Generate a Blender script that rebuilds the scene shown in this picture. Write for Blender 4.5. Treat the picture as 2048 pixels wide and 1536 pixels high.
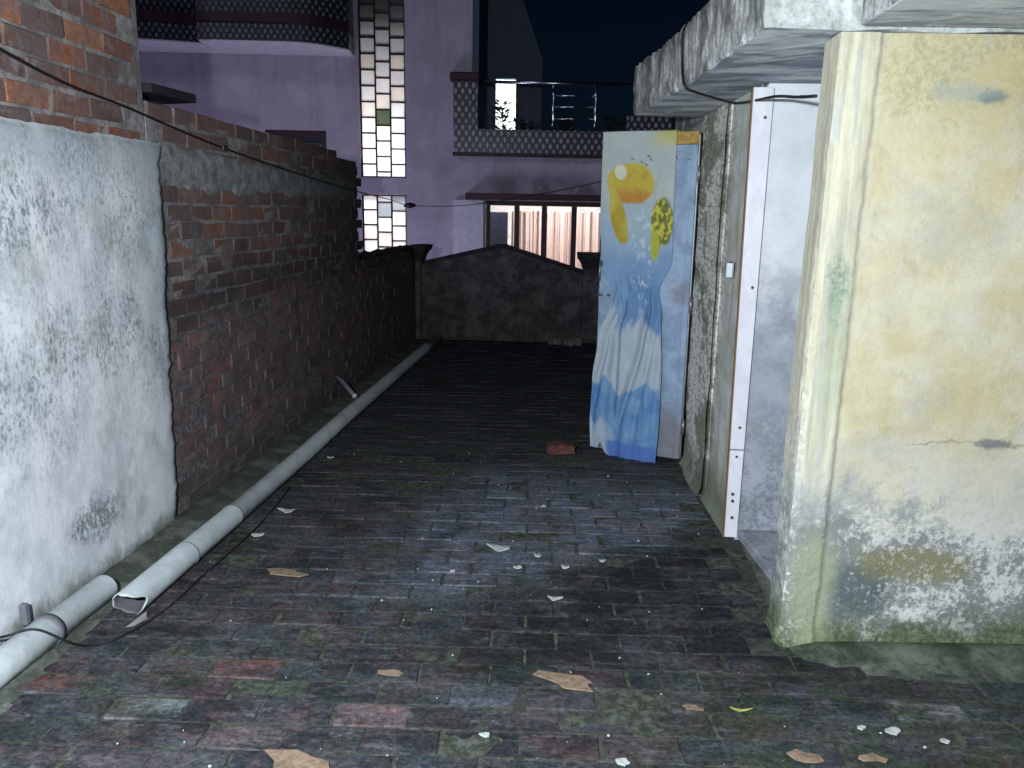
import bpy, bmesh, math, random
from mathutils import Vector, Matrix, noise as mnoise

# ------------------------------------------------------------------ scene, camera, sky, lights
scene = bpy.context.scene
for o in list(bpy.data.objects):
    bpy.data.objects.remove(o, do_unlink=True)
COL = scene.collection
R = math.radians
random.seed(7)

CAM_H = 1.55
cam_d = bpy.data.cameras.new('camera')
cam = bpy.data.objects.new('camera', cam_d)
COL.objects.link(cam)
cam_d.sensor_fit = 'HORIZONTAL'
cam_d.sensor_width = 36.0
cam_d.lens = 36.0 * 1600.0 / 2048.0
cam_d.clip_start = 0.05
cam_d.clip_end = 3000
_yaw, _pitch, _roll = R(4.7), R(12.0), R(1.0)
cam.matrix_world = (Matrix.Translation((0, 0, CAM_H)) @ Matrix.Rotation(_yaw, 4, 'Z')
                    @ Matrix.Rotation(R(90) - _pitch, 4, 'X') @ Matrix.Rotation(_roll, 4, 'Z'))
scene.camera = cam

scene.view_settings.view_transform = 'Standard'
scene.view_settings.look = 'None'
scene.view_settings.exposure = 0.0
scene.view_settings.gamma = 1.0
scene.view_settings.use_curve_mapping = False

MOON_DIR = Vector((0.42, 0.84, -0.34)).normalized()      # the way the night-glow light travels
_el = math.asin(-MOON_DIR.z)
_az = math.atan2(-MOON_DIR.x, -MOON_DIR.y)
world = bpy.data.worlds.new('World')
scene.world = world
world.use_nodes = True
wn = world.node_tree.nodes
sky = wn.new('ShaderNodeTexSky')
sky.sky_type = 'NISHITA'
sky.sun_disc = False
sky.sun_elevation = _el
sky.sun_rotation = _az
sky.ozone_density = 10.0
sky.dust_density = 0.0
bg = wn.get('Background') or wn.new('ShaderNodeBackground')
world.node_tree.links.new(sky.outputs[0], bg.inputs[0])
bg.inputs[1].default_value = 0.0013

sun_d = bpy.data.lights.new('moon', 'SUN')
sun_d.energy = 0.28
sun_d.angle = R(12)
sun_d.color = (0.70, 0.66, 1.0)
sun = bpy.data.objects.new('moon', sun_d)
COL.objects.link(sun)
sun.rotation_euler = MOON_DIR.to_track_quat('-Z', 'Y').to_euler()

# the torch of the telephone the picture was taken with: the light that reaches the near walls
fl_d = bpy.data.lights.new('phone_torch', 'POINT')
fl_d.energy = 640
fl_d.color = (0.84, 0.93, 1.0)
fl_d.shadow_soft_size = 0.03
fl = bpy.data.objects.new('phone_torch', fl_d)
COL.objects.link(fl)
fl.location = (-0.48, 0.05, 1.70)

# ------------------------------------------------------------------ helpers
def link(o, parent=None):
    COL.objects.link(o)
    if parent is not None:
        o.parent = parent
    return o

def mobj(name, verts, faces, m=None, parent=None, smooth=False):
    me = bpy.data.meshes.new(name)
    me.from_pydata([tuple(v) for v in verts], [], faces)
    me.update()
    if m: me.materials.append(m)
    if smooth:
        for p in me.polygons: p.use_smooth = True
    return link(bpy.data.objects.new(name, me), parent)

def bobj(name, bm, m=None, parent=None, smooth=False):
    me = bpy.data.meshes.new(name)
    bm.to_mesh(me); bm.free()
    if m: me.materials.append(m)
    if smooth:
        for p in me.polygons: p.use_smooth = True
    return link(bpy.data.objects.new(name, me), parent)

def empty(name, loc=(0, 0, 0), rz=0, parent=None):
    o = bpy.data.objects.new(name, None)
    o.location = loc; o.rotation_euler = (0, 0, rz)
    o.empty_display_size = 0.1
    return link(o, parent)

def tag(o, label=None, cat=None, group=None, kind=None):
    if label: o['label'] = label
    if cat: o['category'] = cat
    if group: o['group'] = group
    if kind: o['kind'] = kind
    return o

def add_box(bm, x0, x1, y0, y1, z0, z1, bevel=0.0):
    vs = [bm.verts.new((x, y, z)) for x in (x0, x1) for y in (y0, y1) for z in (z0, z1)]
    idx = [(0, 1, 3, 2), (4, 6, 7, 5), (0, 4, 5, 1), (2, 3, 7, 6), (0, 2, 6, 4), (1, 5, 7, 3)]
    fs = [bm.faces.new([vs[i] for i in f]) for f in idx]
    if bevel:
        es = set(e for f in fs for e in f.edges)
        bmesh.ops.bevel(bm, geom=list(es), offset=bevel, segments=1, profile=0.5, affect='EDGES')

def box(name, x0, x1, y0, y1, z0, z1, m, parent=None, bevel=0.0):
    bm = bmesh.new()
    add_box(bm, x0, x1, y0, y1, z0, z1, bevel)
    return bobj(name, bm, m, parent)

def add_prism(bm, pts, n, d):
    """pts: 3-D outline, pushed by vector n*d."""
    n = Vector(n)
    a = [bm.verts.new(Vector(p)) for p in pts]
    b = [bm.verts.new(Vector(p) + n * d) for p in pts]
    bm.faces.new(a); bm.faces.new(list(reversed(b)))
    k = len(pts)
    for i in range(k):
        j = (i + 1) % k
        bm.faces.new((a[j], a[i], b[i], b[j]))

def prism(name, pts, n, d, m, parent=None, bevel=0):
    bm = bmesh.new()
    add_prism(bm, pts, n, d)
    bmesh.ops.recalc_face_normals(bm, faces=bm.faces)
    if bevel:
        bmesh.ops.bevel(bm, geom=list(bm.edges), offset=bevel, segments=2, profile=0.5, affect='EDGES')
    return bobj(name, bm, m, parent)

def tube_mesh(bm, pts, r, seg=10, r_list=None, cap=True):
    pts = [Vector(p) for p in pts]
    rings = []
    up = Vector((0, 0, 1))
    for i, p in enumerate(pts):
        t = (pts[min(i + 1, len(pts) - 1)] - pts[max(i - 1, 0)]).normalized()
        ref = up if abs(t.z) < 0.95 else Vector((1, 0, 0))
        a = t.cross(ref).normalized(); b = a.cross(t).normalized()
        rr = r_list[i] if r_list else r
        rings.append([bm.verts.new(p + (a * math.cos(2 * math.pi * k / seg) + b * math.sin(2 * math.pi * k / seg)) * rr) for k in range(seg)])
    for i in range(len(rings) - 1):
        for k in range(seg):
            bm.faces.new((rings[i][k], rings[i][(k + 1) % seg], rings[i + 1][(k + 1) % seg], rings[i + 1][k]))
    if cap:
        bm.faces.new(list(reversed(rings[0]))); bm.faces.new(rings[-1])

def tube(name, pts, r, m, parent=None, seg=10, r_list=None, cap=True):
    bm = bmesh.new()
    tube_mesh(bm, pts, r, seg, r_list, cap)
    return bobj(name, bm, m, parent, smooth=True)

def curve_pts(pts, n=8):
    """Catmull-Rom through pts."""
    P = [Vector(p) for p in pts]
    out = []
    for i in range(len(P) - 1):
        p0 = P[max(i - 1, 0)]; p1 = P[i]; p2 = P[i + 1]; p3 = P[min(i + 2, len(P) - 1)]
        for k in range(n):
            t = k / n
            out.append(0.5 * ((2 * p1) + (p2 - p0) * t + (2 * p0 - 5 * p1 + 4 * p2 - p3) * t * t + (-p0 + 3 * p1 - 3 * p2 + p3) * t ** 3))
    out.append(P[-1])
    return out

def fbm(x, y, z=0.0, o=4):
    return mnoise.fractal(Vector((x, y, z)), 1.0, 2.0, o, noise_basis='PERLIN_ORIGINAL')

# ------------------------------------------------------------------ material toolkit
class G:
    def __init__(s, name, rough=0.85, spec=0.3):
        s.m = bpy.data.materials.new(name); s.m.use_nodes = True
        s.t = s.m.node_tree; s.n = s.t.nodes
        s.b = s.n.get('Principled BSDF'); s.out = s.n.get('Material Output')
        s.b.inputs['Roughness'].default_value = rough
        s.b.inputs['Specular IOR Level'].default_value = spec
        s._pos = None
    def L(s, a, b): s.t.links.new(a, b)
    def put(s, sock, v):
        if hasattr(v, 'links'): s.L(v, sock)
        elif isinstance(v, (tuple, list)) and len(v) == 3 and sock.type == 'RGBA': sock.default_value = (*v, 1)
        else: sock.default_value = v
    def pos(s):
        if s._pos is None: s._pos = s.n.new('ShaderNodeNewGeometry').outputs['Position']
        return s._pos
    def obj(s): return s.n.new('ShaderNodeTexCoord').outputs['Object']
    def map(s, v, scale=(1, 1, 1), loc=(0, 0, 0)):
        k = s.n.new('ShaderNodeMapping'); s.L(v, k.inputs['Vector'])
        k.inputs['Scale'].default_value = scale; k.inputs['Location'].default_value = loc
        return k.outputs[0]
    def noise(s, scale=5, detail=6, rough=0.6, dist=0.0, stretch=None, off=(0, 0, 0), v=None):
        k = s.n.new('ShaderNodeTexNoise')
        vec = v if v is not None else s.pos()
        vec = s.map(vec, stretch or (1, 1, 1), off)
        s.L(vec, k.inputs['Vector'])
        k.inputs['Scale'].default_value = scale; k.inputs['Detail'].default_value = detail
        k.inputs['Roughness'].default_value = rough; k.inputs['Distortion'].default_value = dist
        return k.outputs['Fac']
    def vor(s, scale=20, feature='F1', stretch=None, v=None):
        k = s.n.new('ShaderNodeTexVoronoi'); k.feature = feature
        s.L(s.map(v if v is not None else s.pos(), stretch or (1, 1, 1)), k.inputs['Vector'])
        k.inputs['Scale'].default_value = scale
        return k.outputs['Distance']
    def mr(s, v, a, b, c=0.0, d=1.0, smooth=True):
        k = s.n.new('ShaderNodeMapRange')
        k.interpolation_type = 'SMOOTHSTEP' if smooth else 'LINEAR'
        s.put(k.inputs[0], v)
        for i, q in enumerate((a, b, c, d)): s.put(k.inputs[i + 1], q)
        return k.outputs[0]
    def math(s, op, a, b=0.0, c=None):
        k = s.n.new('ShaderNodeMath'); k.operation = op
        s.put(k.inputs[0], a); s.put(k.inputs[1], b)
        if c is not None: s.put(k.inputs[2], c)
        return k.outputs[0]
    def mul(s, a, b): return s.math('MULTIPLY', a, b)
    def add(s, a, b): return s.math('ADD', a, b)
    def mix(s, f, a, b, mode='MIX'):
        k = s.n.new('ShaderNodeMix'); k.data_type = 'RGBA'; k.blend_type = mode
        s.put(k.inputs[0], f); s.put(k.inputs[6], a); s.put(k.inputs[7], b)
        return k.outputs[2]
    def sep(s, v=None):
        k = s.n.new('ShaderNodeSeparateXYZ'); s.L(v if v is not None else s.pos(), k.inputs[0]); return k.outputs
    def blob(s, c, r, soft=0.35, amt=0.8, scale=6, off=(0, 0, 0)):
        """a stain of irregular outline round the point c with radii r"""
        k = s.n.new('ShaderNodeVectorMath'); k.operation = 'SUBTRACT'; s.L(s.pos(), k.inputs[0]); k.inputs[1].default_value = c
        d = s.n.new('ShaderNodeVectorMath'); d.operation = 'DIVIDE'; s.L(k.outputs[0], d.inputs[0]); d.inputs[1].default_value = r
        l = s.n.new('ShaderNodeVectorMath'); l.operation = 'LENGTH'; s.L(d.outputs[0], l.inputs[0])
        n = s.noise(scale, 6, 0.65, off=off)
        v = s.add(l.outputs['Value'], s.mul(s.math('SUBTRACT', n, 0.5), amt * 2))
        return s.mr(v, 1 + soft, 1 - soft, 0, 1)
    def bump(s, h, strength=0.4, dist=0.01):
        k = s.n.new('ShaderNodeBump'); k.inputs['Strength'].default_value = strength; k.inputs['Distance'].default_value = dist
        s.L(h, k.inputs['Height']); s.L(k.outputs[0], s.b.inputs['Normal'])
    def col(s, v): s.put(s.b.inputs['Base Color'], v)

def plain(name, c, rough=0.7, metal=0.0, spec=0.4, var=0.12, scale=14):
    g = G(name, rough, spec); g.b.inputs['Metallic'].default_value = metal
    n = g.noise(scale, 5, 0.65)
    g.col(g.mix(g.mr(n, 0.3, 0.7), tuple(x * (1 - var) for x in c), tuple(min(1, x * (1 + var)) for x in c)))
    g.bump(n, 0.15, 0.004)
    return g.m

def brick_mat(name, src, floor=False):
    """fired clay; each brick's own colour comes from the object (or from the joined mesh), dirt from the place"""
    g = G(name, 0.9, 0.25)
    if src == 'obj': c = g.n.new('ShaderNodeObjectInfo').outputs['Color']
    else:
        a = g.n.new('ShaderNodeVertexColor'); a.layer_name = 'Col'; c = a.outputs[0]
    x, y, z = g.sep()
    n1 = g.noise(28, 7, 0.72); n2 = g.noise(5, 7, 0.68, 0.2); n3 = g.noise(75, 4, 0.65); n4 = g.noise(2.1, 6, 0.62, 0.3, off=(3, 1, 7))
    c = g.mix(g.mr(n1, 0.32, 0.7), c, g.mix(1.0, c, (0.55, 0.54, 0.57), 'MULTIPLY'))
    if floor:
        sm = g.noise(6, 7, 0.7, 0.2, stretch=(0.45, 2.2, 1)); sm2 = g.noise(13, 7, 0.74, 0.1, stretch=(0.5, 1.8, 1), off=(5, 2, 0))
        c = g.mix(g.mul(g.mr(sm, 0.40, 0.60), 0.85), c, (0.020, 0.023, 0.025))             # black algae
        c = g.mix(g.mul(g.mr(n4, 0.46, 0.62), 0.70), c, (0.026, 0.036, 0.022))             # moss
        c = g.mix(g.mul(g.mr(sm2, 0.50, 0.72), 0.75), c, (0.165, 0.158, 0.162))             # cement smear
        c = g.mix(g.mul(g.mul(g.mr(x, -0.3, -0.9), g.mr(g.noise(9, 7, 0.72, off=(1, 8, 0)), 0.50, 0.68)), 0.55), c, (0.15, 0.09, 0.095))
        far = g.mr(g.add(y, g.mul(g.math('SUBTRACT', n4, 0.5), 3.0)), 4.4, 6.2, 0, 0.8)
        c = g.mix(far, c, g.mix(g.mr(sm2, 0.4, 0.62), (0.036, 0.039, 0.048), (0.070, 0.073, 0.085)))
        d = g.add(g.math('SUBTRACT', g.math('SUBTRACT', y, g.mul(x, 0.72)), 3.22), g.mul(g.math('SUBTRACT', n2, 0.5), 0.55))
        pale_zone = g.mul(g.mul(g.mr(d, -0.02, 0.40), g.mr(g.add(y, g.mul(g.math('SUBTRACT', n4, 0.5), 1.2)), 5.0, 4.2)), g.mr(g.add(x, g.mul(g.math('SUBTRACT', n2, 0.5), 1.0)), -1.2, -0.3))
        c = g.mix(g.mul(pale_zone, g.mr(sm2, 0.36, 0.58, 0.35, 0.9)), c, g.mix(g.mr(n2, 0.38, 0.6), (0.125, 0.146, 0.165), (0.19, 0.212, 0.24)))       # lighter blue-grey tone before the door, beyond the diagonal edge
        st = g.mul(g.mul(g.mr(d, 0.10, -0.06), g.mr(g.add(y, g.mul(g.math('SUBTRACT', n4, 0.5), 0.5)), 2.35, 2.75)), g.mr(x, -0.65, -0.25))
        c = g.mix(g.mul(st, g.mr(n1, 0.35, 0.65, 0.95, 0.7)), c, (0.012, 0.014, 0.014))      # darker band on the near side of the diagonal edge
        c = g.mix(g.mul(g.mr(g.noise(150, 2, 0.5), 0.71, 0.75), 0.6), c, (0.26, 0.27, 0.28))   # grit
        c = g.mix(g.mul(g.mul(g.mr(x, 0.0, 0.7), g.mr(y, 2.75, 2.4)), g.mr(g.noise(6, 7, 0.72, off=(0, 5, 5)), 0.44, 0.60, 0, 0.75)), c, (0.040, 0.058, 0.026))     # moss by the yellow wall
        g.b.inputs['Roughness'].default_value = 0.95; g.b.inputs['Specular IOR Level'].default_value = 0.15
        hz = g.noise(3.4, 8, 0.78, 0.1, stretch=(0.7, 1.3, 1), off=(7, 3, 2))
        c = g.mix(g.mul(g.mr(hz, 0.44, 0.62), g.mr(n1, 0.3, 0.65, 0.25, 0.75)), c, (0.092, 0.094, 0.096))     # dusty haze over the bricks
        c = g.mix(g.mul(g.mr(hz, 0.46, 0.36), 0.55), c, (0.022, 0.024, 0.025))
        hue = g.noise(4.5, 6, 0.7, off=(11, 4, 2)); c = g.mix(1.0, c, g.mix(g.mr(hue, 0.40, 0.60), (0.88, 1.01, 1.09), (1.10, 0.98, 1.03)), 'MULTIPLY')
        gr = g.noise(55, 6, 0.8, off=(2, 9, 4)); c = g.mix(1.0, c, g.mix(g.mr(gr, 0.32, 0.68), (0.45, 0.45, 0.45), (1.5, 1.5, 1.55)), 'MULTIPLY')
        c = g.mix(g.mul(g.mr(g.noise(17, 7, 0.75, off=(6, 1, 3), stretch=(0.6, 1.6, 1)), 0.58, 0.74), 0.55), c, (0.15, 0.155, 0.165))
    else:
        c = g.mix(g.mul(g.mr(n2, 0.42, 0.62), 0.65), c, (0.15, 0.115, 0.12))
        c = g.mix(g.mul(g.mr(y, 3.5, 3.9), 0.35), c, (0.155, 0.12, 0.13))
        c = g.mix(g.mul(g.mr(g.noise(9, 8, 0.76, off=(4, 0, 1)), 0.52, 0.68), 0.7), c, (0.27, 0.25, 0.255))      # mortar smears
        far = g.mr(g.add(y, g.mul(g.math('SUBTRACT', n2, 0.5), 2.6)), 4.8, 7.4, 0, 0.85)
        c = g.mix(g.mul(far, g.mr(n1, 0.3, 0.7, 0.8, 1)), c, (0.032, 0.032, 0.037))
        zz = g.add(z, g.mul(g.math('SUBTRACT', n4, 0.5), 0.7))
        low = g.mul(g.mr(zz, 1.32, 1.15), g.mr(y, 3.5, 3.7))
        grime = g.mix(g.mr(g.noise(6, 8, 0.74, off=(2, 2, 9)), 0.40, 0.62), (0.080, 0.066, 0.074), (0.20, 0.165, 0.175))
        grime = g.mix(g.mul(g.mr(g.noise(3.2, 8, 0.74, off=(4, 6, 1)), 0.50, 0.62), 0.75), grime, (0.27, 0.115, 0.095))
        grime = g.mix(g.mul(g.mr(g.noise(15, 8, 0.78, 0.2, stretch=(1, 1, 0.6), off=(1, 1, 5)), 0.58, 0.70), 0.7), grime, (0.38, 0.34, 0.35))
        c = g.mix(g.mul(low, g.mr(n2, 0.36, 0.62, 0.35, 0.85)), c, grime)
        blk = g.mul(g.mul(g.mr(zz, 1.36, 1.22), g.mr(zz, 0.92, 1.06)), g.mr(y, 3.5, 3.8))
        c = g.mix(g.mul(blk, g.mr(n1, 0.3, 0.62, 0.9, 0.45)), c, (0.040, 0.036, 0.040))    # black tide mark where the old coping was
        foot = g.mr(g.add(z, g.mul(g.math('SUBTRACT', n2, 0.5), 0.5)), 0.30, 0.02, 0, 0.75)
        c = g.mix(foot, c, (0.075, 0.080, 0.080))
    g.col(c)
    g.bump(g.add(g.mul(n1, 0.7), g.mul(n3, 0.4)), 0.5, 0.006)
    return g.m

M = {}
M['brick_obj'] = brick_mat('fired_brick', 'obj')
M['brick_att'] = brick_mat('fired_brick_joined', 'attr')
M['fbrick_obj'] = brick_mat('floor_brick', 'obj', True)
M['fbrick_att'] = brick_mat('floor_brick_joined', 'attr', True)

def m_mortar():
    g = G('mortar', 0.95, 0.2)
    n = g.noise(34, 7, 0.7); n2 = g.noise(5, 7, 0.68, 0.2); n4 = g.noise(2.1, 6, 0.62, 0.3, off=(3, 1, 7)); x, y, z = g.sep()
    c = g.mix(g.mr(n, 0.35, 0.65), (0.19, 0.18, 0.18), (0.36, 0.335, 0.335))
    c = g.mix(g.mul(g.mr(n2, 0.42, 0.6), 0.7), c, (0.12, 0.10, 0.10))
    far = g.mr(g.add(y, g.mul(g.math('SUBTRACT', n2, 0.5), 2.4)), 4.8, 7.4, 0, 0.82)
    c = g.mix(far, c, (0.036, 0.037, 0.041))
    zz = g.add(z, g.mul(g.math('SUBTRACT', n4, 0.5), 0.7))
    low = g.mul(g.mr(zz, 1.32, 1.15), g.mr(y, 3.5, 3.7))
    c = g.mix(g.mul(low, 0.75), c, g.mix(g.mr(n, 0.4, 0.62), (0.07, 0.06, 0.065), (0.20, 0.17, 0.18)))
    g.col(c); g.bump(n, 0.6, 0.006); return g.m
M['mortar'] = m_mortar()

def m_floorbase():
    g = G('mossy_joints', 0.95, 0.2)
    n = g.noise(30, 6, 0.7); n2 = g.noise(3, 5, 0.6)
    c = g.mix(g.mr(n, 0.4, 0.62), (0.030, 0.038, 0.022), (0.115, 0.125, 0.10))
    c = g.mix(g.mul(g.mr(n2, 0.4, 0.62), 0.6), c, (0.045, 0.048, 0.048))
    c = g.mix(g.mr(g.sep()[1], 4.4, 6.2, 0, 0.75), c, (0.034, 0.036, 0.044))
    c = g.mix(g.mul(g.mr(g.noise(16, 4, 0.6, off=(5, 5, 5)), 0.58, 0.66), 0.6), c, (0.13, 0.135, 0.13))
    g.col(c); g.bump(n, 0.6, 0.006); return g.m
M['floorbase'] = m_floorbase()

def m_plaster_left():
    g = G('grey_lime_plaster', 0.93, 0.25)
    z = g.sep()
    big = g.noise(1.7, 5, 0.6, 0.4); mid = g.noise(7, 8, 0.74, 0.15, stretch=(1, 1, 0.6))
    fine = g.noise(60, 6, 0.78, 0.0, stretch=(1, 1, 0.6)); vf = g.noise(120, 3, 0.6)
    c = g.mix(g.mr(mid, 0.36, 0.64), (0.66, 0.68, 0.72), (0.86, 0.87, 0.90))
    c = g.mix(g.mul(g.mr(big, 0.48, 0.66), 0.4), c, (0.50, 0.54, 0.60))
    # algae speckle, thick higher up, nearly gone towards the foot
    hgt = g.mr(g.add(z[2], g.mul(g.math('SUBTRACT', big, 0.5), 1.3)), 0.35, 0.95, 0.05, 1.0)
    sp = g.mul(g.mr(g.add(fine, g.mul(g.math('SUBTRACT', mid, 0.5), 0.45)), 0.54, 0.36), hgt)
    c = g.mix(g.mul(sp, g.mr(g.noise(2.6, 6, 0.7, 0.2, off=(5, 9, 2)), 0.40, 0.60, 0.35, 0.95)), c, (0.19, 0.22, 0.23))
    c = g.mix(g.mul(g.mr(g.noise(3.5, 7, 0.72, 0.2, stretch=(1, 1, 0.4), off=(7, 7, 1)), 0.54, 0.68), 0.45), c, (0.40, 0.46, 0.54))
    gr = g.mul(g.mr(g.noise(3.1, 6, 0.65, off=(2, 7, 1)), 0.52, 0.66), 0.35)
    c = g.mix(gr, c, (0.36, 0.39, 0.31))
    top = g.mr(g.add(z[2], g.mul(g.math('SUBTRACT', mid, 0.5), 0.5)), 1.58, 1.82, 0, 0.6)
    c = g.mix(top, c, (0.36, 0.40, 0.42))
    edge = g.mr(g.add(z[1], g.mul(g.math('SUBTRACT', mid, 0.5), 0.5)), 3.35, 3.75, 0, 0.55)
    c = g.mix(g.mul(edge, g.mr(z[2], 0.6, 1.2, 0.25, 1.0)), c, (0.26, 0.33, 0.38))
    foot = g.mr(g.add(z[2], g.mul(g.math('SUBTRACT', mid, 0.5), 0.22)), 0.13, 0.02, 0, 0.85)
    c = g.mix(foot, c, (0.10, 0.12, 0.09))
    scar = g.blob((-1.96, 2.98, 0.28), (0.3, 0.16, 0.09), 0.4, 1.0, 14)
    c = g.mix(g.mul(scar, g.mr(fine, 0.58, 0.46)), c, (0.22, 0.25, 0.27))
    pits = g.mr(vf, 0.30, 0.24, 0, 0.5); c = g.mix(pits, c, (0.12, 0.13, 0.13))
    g.col(c)
    g.bump(g.add(g.mul(fine, 0.6), g.mul(mid, 0.8)), 0.5, 0.006)
    return g.m
M['plaster_left'] = m_plaster_left()

def m_render_band():
    g = G('smeared_cement_render', 0.95, 0.2)
    n = g.noise(14, 8, 0.72, 0.5); n2 = g.noise(60, 4, 0.6); z = g.sep()
    c = g.mix(g.mr(n, 0.35, 0.65), (0.16, 0.17, 0.165), (0.36, 0.37, 0.37))
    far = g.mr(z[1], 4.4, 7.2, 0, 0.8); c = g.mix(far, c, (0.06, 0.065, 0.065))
    g.col(c); g.bump(g.add(n, g.mul(n2, 0.5)), 0.6, 0.008); return g.m
M['render_band'] = m_render_band()

def m_yellow():
    g = G('stained_yellow_limewash', 0.92, 0.25)
    x, y, z = g.sep()
    big = g.noise(1.6, 5, 0.6, 0.5, off=(1, 2, 3)); mid = g.noise(5, 8, 0.70, 0.15); fine = g.noise(52, 6, 0.78, 0.0); vf = g.noise(110, 3, 0.6)
    st = g.noise(9, 5, 0.6, 0.2, stretch=(3.2, 3.2, 0.16))
    c = g.mix(g.mr(mid, 0.36, 0.64), (0.55, 0.48, 0.285), (0.62, 0.575, 0.42))
    c = g.mix(g.mul(g.mr(big, 0.46, 0.62), 0.75), c, (0.58, 0.56, 0.48))
    och = g.mr(g.add(z, g.mul(g.math('SUBTRACT', mid, 0.5), 1.6)), 1.72, 2.12, 0, 0.8)
    c = g.mix(och, c, g.mix(g.mr(fine, 0.4, 0.6), (0.36, 0.31, 0.16), (0.52, 0.46, 0.27)))
    c = g.mix(g.mul(g.blob((1.55, 2.8, 1.95), (0.35, 1, 0.22), 0.6, 0.9, 5), 0.35), c, (0.46, 0.35, 0.14))
    gr = g.noise(30, 6, 0.8, off=(3, 3, 8)); c = g.mix(g.mul(g.mr(gr, 0.48, 0.32), 0.28), c, (0.34, 0.31, 0.20))
    c = g.mix(g.mul(g.mr(g.noise(2.6, 7, 0.72, off=(9, 1, 4)), 0.52, 0.66), 0.45), c, (0.42, 0.41, 0.34))
    c = g.mix(g.mul(g.mr(g.noise(11, 6, 0.7, off=(7, 1, 2)), 0.56, 0.68), 0.45), c, (0.42, 0.36, 0.20))
    # streaked corner pier
    pier = g.mr(g.add(x, g.mul(g.math('SUBTRACT', mid, 0.5), 0.06)), 0.97, 0.87, 0, 1)
    pc = g.mix(g.mr(st, 0.40, 0.62), (0.46, 0.44, 0.33), (0.68, 0.65, 0.49))
    pc = g.mix(g.mr(g.noise(14, 5, 0.6, stretch=(3, 3, 0.2), off=(4, 4, 4)), 0.52, 0.64), pc, (0.50, 0.51, 0.48))
    c = g.mix(g.mul(pier, 0.85), c, pc)
    lip = g.mr(g.add(x, g.mul(g.math('SUBTRACT', fine, 0.5), 0.05)), 0.815, 0.80, 0, 0.9)
    c = g.mix(g.mul(lip, g.mul(g.mr(z, 1.1, 0.7, 0.1, 1), g.mr(fine, 0.45, 0.6))), c, (0.74, 0.73, 0.66))
    # green algae stain at shoulder height
    c = g.mix(g.mul(g.blob((0.862, 2.8, 1.33), (0.035, 1, 0.11), 0.5, 0.9, 16), g.mr(fine, 0.60, 0.40, 0.15, 0.8)), c, (0.13, 0.24, 0.17))
    c = g.mix(g.mul(g.blob((0.87, 2.8, 1.12), (0.04, 1, 0.22), 0.6, 0.8, 9), 0.45), c, (0.33, 0.40, 0.27))
    # slate patch high up, crack lower down
    c = g.mix(g.mul(g.blob((1.30, 2.8, 1.94), (0.050, 1, 0.020), 0.5, 1.3, 22), 0.85), c, (0.15, 0.19, 0.19))
    c = g.mix(g.mul(g.blob((1.19, 2.8, 1.955), (0.09, 1, 0.028), 0.7, 1.5, 15), 0.6), c, (0.33, 0.36, 0.33))
    ck = g.math('ABSOLUTE', g.math('SUBTRACT', z, g.add(0.79, g.mul(g.math('SUBTRACT', g.noise(9, 6, 0.7), 0.5), 0.10))))
    c = g.mix(g.mul(g.mr(ck, 0.006, 0.0), g.mul(g.mr(x, 1.12, 1.22), 0.6)), c, (0.22, 0.20, 0.13))
    c = g.mix(g.mul(g.blob((1.47, 2.8, 0.79), (0.06, 1, 0.016), 0.5, 1.4, 22), 0.85), c, (0.17, 0.18, 0.19))
    # salts and mould at the foot
    zz = g.add(g.math('SUBTRACT', z, g.mul(g.mr(x, 1.7, 0.95), 0.12)), g.mul(g.math('SUBTRACT', mid, 0.5), 0.85))
    salt = g.mr(zz, 0.66, 0.34, 0, 1)
    c = g.mix(g.mul(salt, 0.8), c, (0.66, 0.68, 0.66))
    mould = g.mul(g.mr(zz, 0.60, 0.30), g.mr(g.add(g.add(fine, g.mul(g.math('SUBTRACT', gr, 0.5), 0.6)), g.add(g.mul(g.math('SUBTRACT', big, 0.5), 0.6), g.mul(g.math('SUBTRACT', mid, 0.5), 0.9))), 0.60, 0.40))
    c = g.mix(g.mul(mould, 0.85), c, (0.17, 0.195, 0.19))
    c = g.mix(g.mul(g.blob((1.03, 2.8, 0.24), (0.13, 1, 0.11), 0.4, 0.9, 8), g.mr(fine, 0.64, 0.46, 0.25, 0.95)), c, (0.11, 0.14, 0.155))
    c = g.mix(g.mul(g.blob((1.24, 2.8, 0.33), (0.20, 1, 0.07), 0.5, 0.9, 8, (3, 3, 3)), g.mr(fine, 0.66, 0.46, 0.2, 0.85)), c, (0.25, 0.23, 0.10))
    moss = g.mr(g.add(z, g.mul(g.math('SUBTRACT', mid, 0.5), 0.42)), 0.20, 0.03, 0, 0.95)
    c = g.mix(moss, c, g.mix(g.mr(fine, 0.4, 0.62), (0.055, 0.080, 0.035), (0.20, 0.25, 0.13)))
    c = g.mix(g.mul(g.blob((0.88, 2.8, 0.22), (0.08, 1, 0.22), 0.5, 0.7, 7), 0.7), c, (0.42, 0.46, 0.28))
    c = g.mix(g.mr(g.vor(16), 0.035, 0.015, 0, 0.7), c, (0.16, 0.14, 0.09))
    g.col(c)
    g.bump(g.add(g.add(g.mul(fine, 0.6), g.mul(gr, 0.8)), g.add(g.mul(mid, 0.9), g.mul(mould, -0.6))), 0.6, 0.006)
    return g.m
M['yellow'] = m_yellow()

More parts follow.
